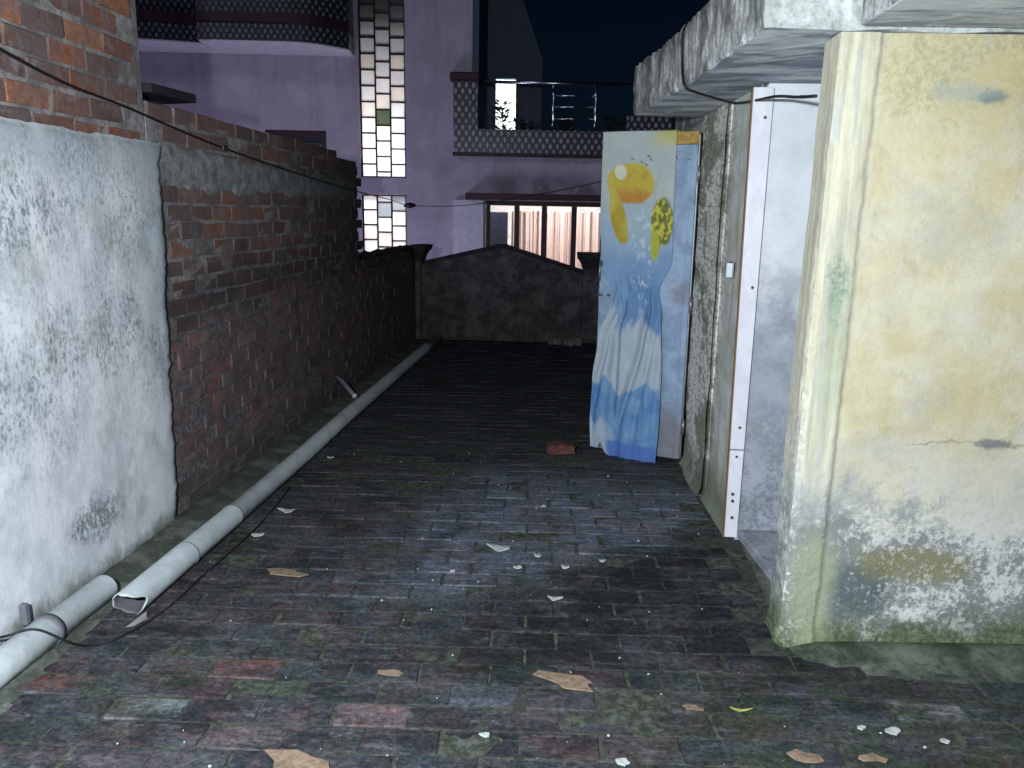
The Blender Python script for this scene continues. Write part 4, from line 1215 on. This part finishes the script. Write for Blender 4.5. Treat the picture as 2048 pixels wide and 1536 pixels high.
pa0, pa1 = Vector((-1.865, 1.55, 0.062)), Vector((-1.85, 2.82, 0.062))
pipe2 = empty('drain_pipe', pa0); tag(pipe2, 'short grey drain pipe held by a clamp ring against the plastered wall', 'pipe', 'grey drain pipes along the left wall')
bm = bmesh.new(); Lp = (pa1 - pa0).length
tube_mesh(bm, [(0, 0, 0), (0, 0.90, 0), (0, 0.905, 0), (0, Lp - 0.01, 0), (0, Lp, 0), (0, Lp - 0.002, 0)], PR, 28, [PR + .004, PR + .004, PR, PR, PR - 0.003, PR - 0.006], True)
bobj('pipe_barrel', bm, M['pipe'], pipe2, True)
pipe2.rotation_euler = (0, 0, math.atan2(-(pa1 - pa0).x, (pa1 - pa0).y))
bm = bmesh.new(); tube_mesh(bm, [(0, 0.90, 0), (0, 0.935, 0)], PR + 0.007, 28, None, True)
cl = bobj('clamp_ring', bm, M['clamp'], pipe2, True)
o = box('clamp_lug', -0.095, -0.068, 0.905, 0.93, 0.02, 0.10, M['clamp'], pipe2, 0.004)

st_ = tube('outlet_pipe', [(-2.02, 6.42, 0.21), (-1.93, 6.36, 0.16), (-1.80, 6.22, 0.085)], 0.018, M['clamp'], None, 10)
tag(st_, 'short dark outlet pipe poking from the brick wall towards the long drain pipe', 'pipe')
o = tube('outlet_lip', [(-1.80, 6.22, 0.085), (-1.785, 6.204, 0.077)], 0.021, M['pipe'], st_, 10)

# ------------------------------------------------------------------ cables
c1 = tube('overhead_cable', curve_pts([(-2.12, 1.2, 2.52), (-1.97, 2.70, 2.063), (-1.972, 3.5, 1.968), (-1.97, 4.40, 1.876), (-1.97, 5.7, 1.79), (-1.97, 7.15, 1.715), (-2.35, 9.8, 1.70), (-2.83, 13.3, 1.66), (-2.20, 13.45, 1.66), (-1.62, 13.5, 1.72), (-0.70, 13.5, 1.88), (0.42, 13.5, 2.12)], 6), 0.0055, M['cable'])
tag(c1, 'black cable slanting down along the left brick walls', 'cable', 'loose black cables')
bm = bmesh.new(); add_box(bm, -0.006, 0.006, -0.010, 0.010, -0.012, 0.014)
o = bobj('cable_clip', bm, M['steel'], None); o.parent = c1; o.location = (-1.968, 4.40, 1.878)
o = tube('cable_joint', [(-2.93, 13.28, 1.655), (-2.83, 13.30, 1.66), (-2.74, 13.32, 1.665)], 0.04, M['cable'], c1, 8, [0.02, 0.05, 0.02])
c2 = tube('floor_cable', curve_pts([(-2.0, 2.05, 0.20), (-1.90, 2.30, 0.128), (-1.82, 2.36, 0.130), (-1.74, 2.41, 0.06), (-1.70, 2.475, 0.012), (-1.625, 2.56, 0.010), (-1.575, 2.76, 0.009), (-1.57, 3.04, 0.009), (-1.562, 3.22, 0.009), (-1.555, 3.66, 0.009), (-1.60, 4.2, 0.009)], 7), 0.0042, M['cable'])
tag(c2, 'thin black cable crossing the short grey pipe and trailing on the floor', 'cable', 'loose black cables')
c3 = tube('slab_cable', curve_pts([(0.46, 3.97, 2.415), (0.428, 3.94, 2.37), (0.432, 3.93, 2.23), (0.44, 3.85, 2.125), (0.505, 3.92, 2.108), (0.64, 4.12, 2.106), (0.735, 4.20, 2.10), (0.742, 3.77, 2.056), (0.745, 3.39, 2.02), (0.75, 3.08, 1.975), (0.775, 2.93, 1.958)], 7), 0.0058, M['cable'])
tag(c3, 'black cable hanging from the roof slab above the white trim board', 'cable', 'loose black cables')
o = tube('tape_wrap', [(0.757, 3.05, 1.972), (0.762, 3.025, 1.968)], 0.0068, M['chip_white'], c3)

# ------------------------------------------------------------------ litter
def flake(name, x, y, size, m, label, cat, group, k, aspect=0.45, th=0.006, curl=0.25):
    rr = random.Random(100 + k); n = 9
    bm = bmesh.new(); c = [bm.verts.new((0, 0, th)), bm.verts.new((0, 0, 0.0))]
    up, lo = [], []
    for i in range(n):
        a = 2 * math.pi * (i + rr.uniform(-.3, .3)) / n; r_ = rr.uniform(0.55, 1.15)
        px, py = math.cos(a) * size / 2 * r_, math.sin(a) * size / 2 * aspect * r_
        zc = curl * size * (abs(px) / (size / 2)) ** 2 * 0.25
        up.append(bm.verts.new((px, py, th + zc))); lo.append(bm.verts.new((px * 1.02, py * 1.02, zc)))
    for i in range(n):
        j = (i + 1) % n
        bm.faces.new((c[0], up[i], up[j])); bm.faces.new((c[1], lo[j], lo[i])); bm.faces.new((up[j], up[i], lo[i], lo[j]))
    o = bobj(name, bm, m, None); o.location = (x, y, 0.0075); o.rotation_euler = (0, 0, rr.uniform(-.35, .35))
    tag(o, label, cat, group); return o

W = [(-0.331, 3.504, 0.12, 'crescent-shaped white flake, largest scrap in the middle of the floor'), (-1.483, 3.843, 0.093, 'curled white scrap beside the long pipe, the farther of two'),
     (-1.511, 3.517, 0.072, 'curled white scrap beside the long pipe, the nearer of two'), (-0.151, 3.442, 0.040, 'small white scrap right of the crescent-shaped flake'),
     (0.146, 3.424, 0.03, 'round white crumb just before the dark floor patch'), (-0.233, 3.308, 0.041, 'pale scrap in front of the crescent-shaped flake'),
     (-0.022, 3.334, 0.035, 'pale crumb between the crescent flake and the round crumb'), (-0.514, 3.238, 0.024, 'tiny white crumb left of and nearer than the crescent flake'),
     (-0.057, 3.034, 0.064, 'thin white sliver on a brick joint in mid floor'), (0.173, 2.05, 0.045, 'white scrap at the bottom edge of the picture'),
     (-0.238, 2.13, 0.036, 'white pebble-sized scrap on a mossy joint near the bottom edge'), (1.008, 2.286, 0.07, 'long white scrap on the floor before the yellow wall'),
     (0.916, 2.291, 0.03, 'small white crumb left of the long scrap before the yellow wall'), (-1.55, 4.781, 0.053, 'white scrap lying against the far part of the pipe'),
     (-0.151, 4.092, 0.027, 'lone white crumb on the pale floor before the door'), (1.149, 2.251, 0.03, 'pale crumb at the right before the yellow wall')]
for k, (x, y, s, lb) in enumerate(W):
    flake('white_scrap', x, y, s, M['chip_white'], lb, 'scrap', 'white scraps on the floor', k, 0.55 if s > .05 else 0.7, 0.004 if s > .05 else 0.006, 0.5)
T = [(0.005, 2.45, 0.217, 'long tan flake lying in the middle foreground'), (-0.732, 1.947, 0.267, 'large tan flake cut by the bottom edge of the picture'), (-0.604, 2.427, 0.101, 'tan flake between the red brick and the long tan flake'),
     (0.407, 2.34, 0.071, 'small tan flake left of the yellow-green leaf'), (0.705, 2.136, 0.128, 'tan flake at the bottom right corner of the floor'), (-1.222, 3.136, 0.19, 'faint tan flake on bricks beside the broken pipe end'),
     (0.902, 2.151, 0.096, 'thin tan flake nearest the yellow wall')]
for k, (x, y, s, lb) in enumerate(T):
    flake('brick_flake', x, y, s, M['chip_tan'], lb, 'flake', 'tan flakes on the floor', 40 + k, 0.42, 0.004, 0.02)
lf = flake('dry_leaf', 0.559, 2.345, 0.07, M['leaf_y'], 'thin yellow-green leaf lying on the mossy bricks', 'leaf', None, 70, 0.22, 0.0015, 0.5)
# grit scattered over the near floor
bm = bmesh.new(); rr = random.Random(77)
for k in range(190):
    y = 1.8 + 3.2 * rr.random() ** 1.5; x = rr.uniform(-0.72 * y, 0.5 * y)
    if x < -1.7 or (x > 0.7 and y > 2.6): continue
    r_ = rr.choice([0.0012, 0.0016, 0.002, 0.003, 0.0042]) * rr.uniform(0.7, 1.2)
    bmesh.ops.create_icosphere(bm, subdivisions=1, radius=r_, matrix=Matrix.Translation((x, y, 0.009)) @ Matrix.Scale(rr.uniform(.6, 1.6), 4, (1, 0, 0)))
grit = bobj('grit', bm, M['chip_white']); tag(grit, 'pale grit scattered over the brick floor', 'grit', None, 'stuff')

lb = empty('loose_brick', (-0.085, 5.12, 0.006), R(20))
bm = bmesh.new(); add_box(bm, -0.105, 0.105, -0.055, 0.055, 0.0, 0.075)
bmesh.ops.subdivide_edges(bm, edges=list(bm.edges), cuts=3, use_grid_fill=True)
for v in bm.verts:
    n_ = fbm(v.co.x * 14, v.co.y * 14, v.co.z * 14); v.co *= 0.85 + 0.16 * n_
    v.co.z = max(0, v.co.z * (1 - 0.25 * max(0, v.co.x / 0.1)))
o = bobj('brick_body', bm, M['redbrick'], None); COL.objects.unlink(o); bpy.data.objects.remove(lb)
bb = link(bpy.data.objects.new('loose_brick', bpy.data.meshes[o.data.name])); bpy.data.objects.remove(o)
bb.location = (-0.085, 5.12, 0.006); bb.rotation_euler = (0, 0, R(20))
tag(bb, 'worn red brick lying loose on the floor before the cloth', 'brick')

rbh = empty('rubble_heap', (-0.10, 9.62, 0.004))
rr = random.Random(9); 
bm = bmesh.new()
for k in range(16):
    r_ = rr.uniform(0.025, 0.07)
    bmesh.ops.create_icosphere(bm, subdivisions=1, radius=r_, matrix=Matrix.Translation((rr.gauss(0, 0.11), rr.gauss(0, 0.07), r_ * 0.6)) @ Matrix.Rotation(rr.random() * 3, 4, 'X'))
for v in bm.verts: v.co += Vector((fbm(v.co.x * 20, v.co.y * 20, v.co.z * 20),) * 3) * 0.012
bpy.data.objects.remove(rbh)
o = bobj('rubble_heap', bm, M['rubble']); o.location = (-0.10, 9.62, 0.006)
tag(o, 'small pale heap of rubble at the foot of the far parapet', 'rubble', None, 'stuff')

# ------------------------------------------------------------------ neighbour's house beyond the terrace
HO, HA = Vector((-2.0, 14.0, 0)), R(7)
house = empty('neighbour_house', (HO.x, HO.y, -3.6), HA)
tag(house, 'lavender painted house with a tall lit stair window and tiled balconies behind the terrace', 'house')
GZ = 3.6   # local z of terrace level
def hb(bm, u0, u1, y0, y1, z0, z1, bev=0): add_box(bm, u0, u1, y0, y1, z0 + GZ, z1 + GZ, bev)
def hbox(name, u0, u1, y0, y1, z0, z1, m, parent=house, bev=0):
    bm = bmesh.new(); hb(bm, u0, u1, y0, y1, z0, z1, bev); return bobj(name, bm, m, parent)
# front wall built round its openings
SU0, SU1 = -1.787, -1.022
bm = bmesh.new()
hb(bm, -9.0, -3.37, 0, 0.25, -3.6, 8.0)
hb(bm, -3.37, -2.355, 0, 0.25, -3.6, 1.6); hb(bm, -3.37, -2.355, 0, 0.25, 2.865, 8.0)
hb(bm, -2.355, SU0, 0, 0.25, -3.6, 8.0)
hb(bm, SU0, SU1, 0, 0.25, -3.6, 0.35); hb(bm, SU0, SU1, 0, 0.25, 1.84, 2.118); hb(bm, SU0, SU1, 0, 0.25, 5.22, 8.0)
hb(bm, SU1, 0.095, 0, 0.25, -3.6, 8.0)
hb(bm, 0.095, 0.345, 0, 0.25, -3.6, 2.50)
hb(bm, 0.345, 3.3, 0, 0.25, -3.6, 0.1); hb(bm, 0.345, 3.3, 0, 0.25, 1.77, 2.50)
hb(bm, 3.3, 6.5, 0, 0.25, -3.6, 2.50)
hb(bm, -0.155, 0.095, 0.25, 5.0, 2.5, 8.0)      # upper storey's side, turned to the balcony
# arch spandrels of the tall window
for s in (0, 1):
    pts = []
    cx = (SU0 + SU1) / 2; rw = (SU1 - SU0) / 2; zc = 4.86; rz = 0.36
    for k in range(9):
        a = math.pi / 2 * k / 8
        pts.append((cx + (-1 if s == 0 else 1) * rw * math.cos(a), 0.0, zc + rz * math.sin(a) + GZ))
    e = SU0 if s == 0 else SU1
    pts += [(e, 0.0, 5.22 + GZ)]
    add_prism(bm, pts, (0, 1, 0), 0.25)
bmesh.ops.recalc_face_normals(bm, faces=bm.faces)
bobj('front_wall', bm, M['facade'], house)
hbox('side_wall', 6.25, 6.5, 0.25, 6.0, -3.6, 2.5, M['facade'])
hbox('balcony_floor', 0.1, 6.5, 0.25, 6.0, 2.36, 2.49, M['facade'])
hbox('roof', -9.0, 0.09, 0.25, 6.0, 8.0, 8.15, M['facade'])

def grid_window(name, z0, z1, cols_bounds, arch=False, special=None, dy=0.10):
    """frosted panes between black bars; each pane is a piece of its own"""
    win = hbox(name, SU0 + 0.001, SU0 + 0.026, dy - 0.02, dy + 0.02, z0 + 0.001, z1 - 0.001, M['dark_metal'])      # left stile
    W3 = (SU1 - SU0 - 0.025) / 3
    bars = bmesh.new()
    for i in range(1, 4):
        u = SU0 + 0.0125 + W3 * i; hb(bars, u - 0.0125, u + 0.0125 - (0.001 if i == 3 else 0), dy - 0.02, dy + 0.02, z0 + 0.001, z1 - 0.001)
    for ci, bounds in enumerate(cols_bounds):
        u0 = SU0 + 0.0255 + W3 * ci; u1 = SU0 - 0.0005 + W3 * (ci + 1)
        lo = z0
        bs = sorted(bounds) + [z1]
        hb(bars, u0, u1, dy - 0.018, dy + 0.018, z0 + 0.001, z0 + 0.024)
        if not arch: hb(bars, u0, u1, dy - 0.018, dy + 0.018, z1 - 0.024, z1 - 0.001)
        for bi, b in enumerate(bs):
            m = (M['frosted'], M['frosted'], M['frosted_warm'], M['frosted_cool'])[int(abs(fbm(ci * 3.7, bi * 2.3, z0)) * 97) % 4]
            if special and (ci, bi) in special: m = special[(ci, bi)]
            hbox('pane', u0, u1, dy - 0.004, dy + 0.004, lo + (0.024 if bi == 0 else 0.0125), b - (0.0125 if bi < len(bs) - 1 else 0.024), m, win)
            if bi < len(bs) - 1: hb(bars, u0, u1, dy - 0.018, dy + 0.018, b - 0.0115, b + 0.0115)
            lo = b
    bobj('glazing_bars', bars, M['dark_metal'], win)
    return win
P = 0.2535
sideb = [2.118 + 0.225 + P * k for k in range(0, 12)]
midb = [2.118 + 0.10 + P * k for k in range(0, 12)]
grid_window('stair_window', 2.118, 5.215, [sideb, midb, sideb], True, {(1, 4): M['frosted_green']})
lb_l = [1.84 - 0.26 - P * k for k in range(4)]; lb_m = [1.84 - 0.13 - P * k for k in range(5)]; lb_r = [1.84 - 0.275 - P * k for k in range(4)]
grid_window('lower_stair_window', 0.35, 1.838, [lb_l, lb_m, lb_r], False, {(1, 4): M['frosted_grey'], (2, 4): M['frosted_grey']})

# window half hidden behind the brick wall
wn2 = hbox('side_window', -3.37, -2.355, 0.06, 0.12, 2.70, 2.864, M['maroon'])
hbox('frame_post', -2.44, -2.356, 0.06, 0.12, 1.6, 2.699, M['maroon'], wn2)
hbox('inner_frame', -2.62, -2.46, 0.08, 0.10, 2.60, 2.625, M['pale'], wn2)
hbox('pane', -3.37, -2.44, 0.10, 0.108, 1.6, 2.599, M['glass'], wn2)
hbox('dark_curtain', -3.37, -2.36, 0.20, 0.21, 1.6, 2.69, M['dark_wall'], wn2)

# right side: pilaster, long window with a curtain, shade
hbox('pilaster', -0.206, 0.30, -0.10, -0.002, -3.6, 1.768, M['pale'])
hbox('window_shade', -0.005, 3.6, -0.34, -0.002, 1.785, 1.885, M['maroon'], house, 0.008)
wf = hbox('curtain_window', 0.346, 3.299, 0.06, 0.13, 1.69, 1.769, M['maroon'])
for i, (u, w) in enumerate(((0.385, 0.038), (0.885, 0.045), (1.363, 0.045), (1.885, 0.045), (2.40, 0.045), (2.90, 0.045), (3.26, 0.038))):
    hbox('mullion', u - w, u + w, 0.06, 0.13, 0.1, 1.689, M['maroon'], wf)
us = [0.423, 0.84, 0.93, 1.318, 1.408, 1.84, 1.93, 2.355, 2.445, 2.855, 2.945, 3.222]
for k in range(0, 12, 2): hbox('pane', us[k], us[k + 1], 0.093, 0.099, 0.1, 1.689, M['glass'], wf)
def curtain(u0, u1, n, seed, m):
    vs, fs = [], []; rr = random.Random(seed); ph = [rr.uniform(0, 6) for _ in range(4)]
    for i in range(n + 1):
        u = u0 + (u1 - u0) * i / n
        for j in range(13):
            z = 0.1 + (1.60 - 0.1) * j / 12
            gather = 1 + 0.5 * (j / 12)
            y = 0.30 + 0.030 * math.sin(u * 52 + ph[0] + 1.2 * math.sin(u * 7)) + 0.022 * math.sin(u * 83 + ph[1] + 0.6 * z) + 0.016 * math.sin(u * 23 + ph[2])
            vs.append((u, y, z + GZ + (0.012 * math.sin(u * 60) if j == 12 else 0)))
    for i in range(n):
        for j in range(12):
            a = i * 13 + j; fs.append((a, a + 13, a + 14, a + 1))
    return mobj('drape', vs, fs, m, wf, True)
curtain(0.80, 3.3, 420, 4, M['sheer'])
hbox('interior_wall', 0.40, 0.74, 0.42, 0.45, 0.1, 1.58, M['dark_wall'], wf)
# rooms behind the windows
def room_box(name, u0, u1, y0, y1, z0, z1, m):
    bm = bmesh.new()
    hb(bm, u0, u1, y1, y1 + 0.1, z0, z1); hb(bm, u0 - 0.1, u0, y0, y1, z0, z1); hb(bm, u1, u1 + 0.1, y0, y1, z0, z1)
    hb(bm, u0 - 0.1, u1 + 0.1, y0, y1 + 0.1, z1, z1 + 0.1); hb(bm, u0 - 0.1, u1 + 0.1, y0, y1 + 0.1, z0 - 0.1, z0)
    return bobj(name, bm, m, house)
room_box('stair_room', -2.1, -0.7, 0.252, 2.2, 0.1, 5.6, M['stairwell'])
room_box('sitting_room', 0.30, 3.6, 0.252, 3.6, 0.0, 2.2, M['interior'])
hbox('light_blocking_slab', -2.0999, -0.7001, 0.34, 2.19, 4.02, 4.14, M['stairwell'])  # unseen slab added to keep the lamp light off the upper panes
def lamp(name, kind, loc_, energy, color, size=None, rot=None, sy=None):
    d = bpy.data.lights.new(name, kind); d.energy = energy; d.color = color
    if kind == 'AREA':
        d.shape = 'RECTANGLE'; d.size = size; d.size_y = sy or size
    else: d.shadow_soft_size = size or 0.05
    o = bpy.data.objects.new(name, d); COL.objects.link(o); o.parent = house
    o.location = (loc_[0], loc_[1], loc_[2] + GZ)
    if rot: o.rotation_euler = rot
    return o
lamp('stair_lamp', 'POINT', (-1.35, 1.0, 2.45), 105, (1.0, 0.97, 0.98), 0.15)
lamp('stair_lamp', 'POINT', (-1.3, 1.1, 1.2), 52, (0.98, 0.97, 1.0), 0.15)
lamp('sitting_room_lamp', 'POINT', (1.9, 1.4, 1.95), 170, (1.0, 0.93, 0.92), 0.12)

# right balcony: tiled upstand, post, ledge, steel railing
hbox('balcony_upstand', -0.205, 3.9, -0.16, -0.002, 2.552, 2.93, M['tiles'])
hbox('balcony_post', -0.215, 0.185, -0.165, 0.06, 2.932, 3.68, M['tiles'])
hbox('post_cap', -0.27, 0.22, -0.21, 0.10, 3.682, 3.82, M['maroon'], house, 0.02)
hbox('end_post', 2.72, 3.45, -0.165, 0.06, 2.932, 3.20, M['tiles'])
hbox('balcony_ledge', -0.225, 3.92, -0.20, -0.002, 2.500, 2.550, M['maroon'], house, 0.006)
hbox('dark_jamb', 0.097, 0.20, 0.27, 0.40, 2.5, 8.0, M['dark_wall'])
rail_o = tube('balcony_railing', [(0.19, -0.08, 3.69 + GZ), (3.0, -0.08, 3.70 + GZ)], 0.028, M['steel'], house, 12)
for u in (1.456, 2.17):
    tube('rail_post', [(u, -0.08, 2.93 + GZ), (u, -0.08, 3.10 + GZ), (u, -0.08, 3.18 + GZ), (u, -0.08, 3.28 + GZ), (u, -0.08, 3.42 + GZ), (u, -0.08, 3.47 + GZ), (u, -0.08, 3.665 + GZ)], 0.03, M['steel'], rail_o, 12, [0.022, 0.026, 0.045, 0.036, 0.022, 0.034, 0.022])
for z in (3.13, 3.32, 3.50):
    tube('rail', [(1.48, -0.08, z + GZ), (2.14, -0.08, z + 0.005 + GZ)], 0.014, M['steel'], rail_o, 8)

# left balcony: curved, tiled in two bands with a maroon moulding and a white soffit
def bal_profile():
    A = []
    for k in range(12):
        u = -9.0 + (-4.06 + 9.0) * k / 11; A.append((u, 1.02 - 0.26 * max(0, min(1, (u + 5.4) / 1.34)) ** 1.6))
    B = []
    for k in range(22):
        t = k / 21; u = -4.055 + (-1.86 + 4.055) * t
        B.append((u, 1.02 - 0.5 * max(0, (u + 2.75) / 0.89) ** 2.2 if u > -2.75 else 1.02))
    return A, B
A, B = bal_profile()
def bal_piece(name, prof, z0, z1, out, m, back=0.0):
    bm = bmesh.new()
    pts = [(u, -(o_ + out), z0 + GZ) for u, o_ in prof] + [(prof[-1][0], -0.003, z0 + GZ), (prof[0][0], -0.003, z0 + GZ)]
    add_prism(bm, pts, (0, 0, 1), z1 - z0); bmesh.ops.recalc_face_normals(bm, faces=bm.faces)
    return bobj(name, bm, m, house)
for prof in (A, B):
    prof2 = [(u + (0.004 if prof is B else 0), o_) for u, o_ in prof]
    bal_piece('balcony_soffit', prof2, 4.045, 4.066, -0.02, M['white_soffit'])
    bal_piece('balcony_band', prof2, 4.068, 4.32, 0.0, M['tiles_small'])
    bal_piece('balcony_moulding', prof2, 4.322, 4.46, 0.05, M['maroon'])
    bal_piece('balcony_band', prof2, 4.462, 5.2, 0.0, M['tiles_small'])

# plants on the right balcony
def potted(u, y, h, seed, label):
    p = empty('potted_plant', HO + Vector((u * math.cos(HA) - y * math.sin(HA), u * math.sin(HA) + y * math.cos(HA), 2.494)))
    tag(p, label, 'plant', 'pot plants on the balcony')
    rr = random.Random(seed)
    tube('pot', [(0, 0, 0), (0, 0, 0.22)], 0.1, M['pot'], p, 12, [0.08, 0.12])
    bm = bmesh.new()
    for k in range(150):
        a = rr.uniform(0, 6.28); r_ = rr.uniform(0, 0.22) * (1.1 - 0.5 * rr.random()); z = rr.uniform(0.24, h)
        c = Vector((math.cos(a) * r_, math.sin(a) * r_, z)); d = Vector((math.cos(a), math.sin(a), rr.uniform(0.1, 0.9))).normalized() * rr.uniform(0.08, 0.15)
        sd = d.cross(Vector((0, 0, 1))).normalized() * 0.034
        v = [bm.verts.new(c), bm.verts.new(c + d * 0.5 + sd), bm.verts.new(c + d), bm.verts.new(c + d * 0.5 - sd)]; bm.faces.new(v)
    bobj('foliage', bm, M['leaf'], p)
    tube('stem', [(0, 0, 0.2), (0.01, 0, h * 0.6), (0, 0.01, h * 0.9)], 0.012, M['leaf'], p, 6)
potted(0.62, 0.55, 0.95, 1, 'dark pot plant silhouetted against the bright doorway on the balcony')
potted(0.98, 0.5, 0.62, 2, 'low dark pot plant left of the steel railing on the balcony')
potted(1.75, 0.5, 0.70, 3, 'dark pot plant behind the steel railing bars')
potted(2.55, 0.5, 0.75, 4, 'dark pot plant at the right end of the balcony railing')

# lamp down in the lane, hidden by the parapet: it lights the balcony soffits from below
lane_d = bpy.data.lights.new('lane_lamp', 'POINT'); lane_d.energy = 200; lane_d.color = (0.70, 0.66, 1.0); lane_d.shadow_soft_size = 0.45
lane = bpy.data.objects.new('lane_lamp', lane_d); COL.objects.link(lane); lane.location = (-4.6, 10.9, -0.6)

# ------------------------------------------------------------------ house farther back with a lit doorway
bk = empty('back_house', (-2.06, 21.0, -3.6), R(4))
tag(bk, 'dim blue house far behind the balcony with one bright doorway', 'house')
bm = bmesh.new()
def bb_(x0, x1, y0, y1, z0, z1): add_box(bm, x0, x1, y0, y1, z0, z1)
D0, D1, DZ0, DZ1 = -0.20, 0.30, 5.6, 8.45
bb_(-1.2, D0, 0, 0.2, 0, 11.5); add_prism(bm, [(D1, 0, 0), (0.95, 0, 0), (0.95, 0, 8.9), (D1 + 0.02, 0, 10.6), (D1, 0, 10.6)], (0, 1, 0), 0.2); bb_(D0, D1, 0, 0.2, 0, DZ0); bb_(D0, D1, 0, 0.2, DZ1, 10.6)
bobj('front_wall', bm, M['dark_wall'], bk)
bm = bmesh.new(); add_box(bm, -0.9, 0.75, 2.3, 2.4, 5.5, 9.0); add_box(bm, -0.9, 0.75, 0.2, 2.3, 5.4, 5.5); add_box(bm, -0.9, 0.75, 0.2, 2.3, 9.0, 9.1); add_box(bm, -1.0, -0.9, 0.2, 2.4, 5.4, 9.1); add_box(bm, 0.75, 0.85, 0.2, 2.4, 5.4, 9.1)
bobj('lit_room', bm, M['interior'], bk)
bl_d = bpy.data.lights.new('back_room_lamp', 'POINT'); bl_d.energy = 160; bl_d.color = (0.80, 0.97, 1.0); bl_d.shadow_soft_size = 0.1
bl = bpy.data.objects.new('back_room_lamp', bl_d); COL.objects.link(bl); bl.parent = bk; bl.location = (0.0, 1.0, 8.6)
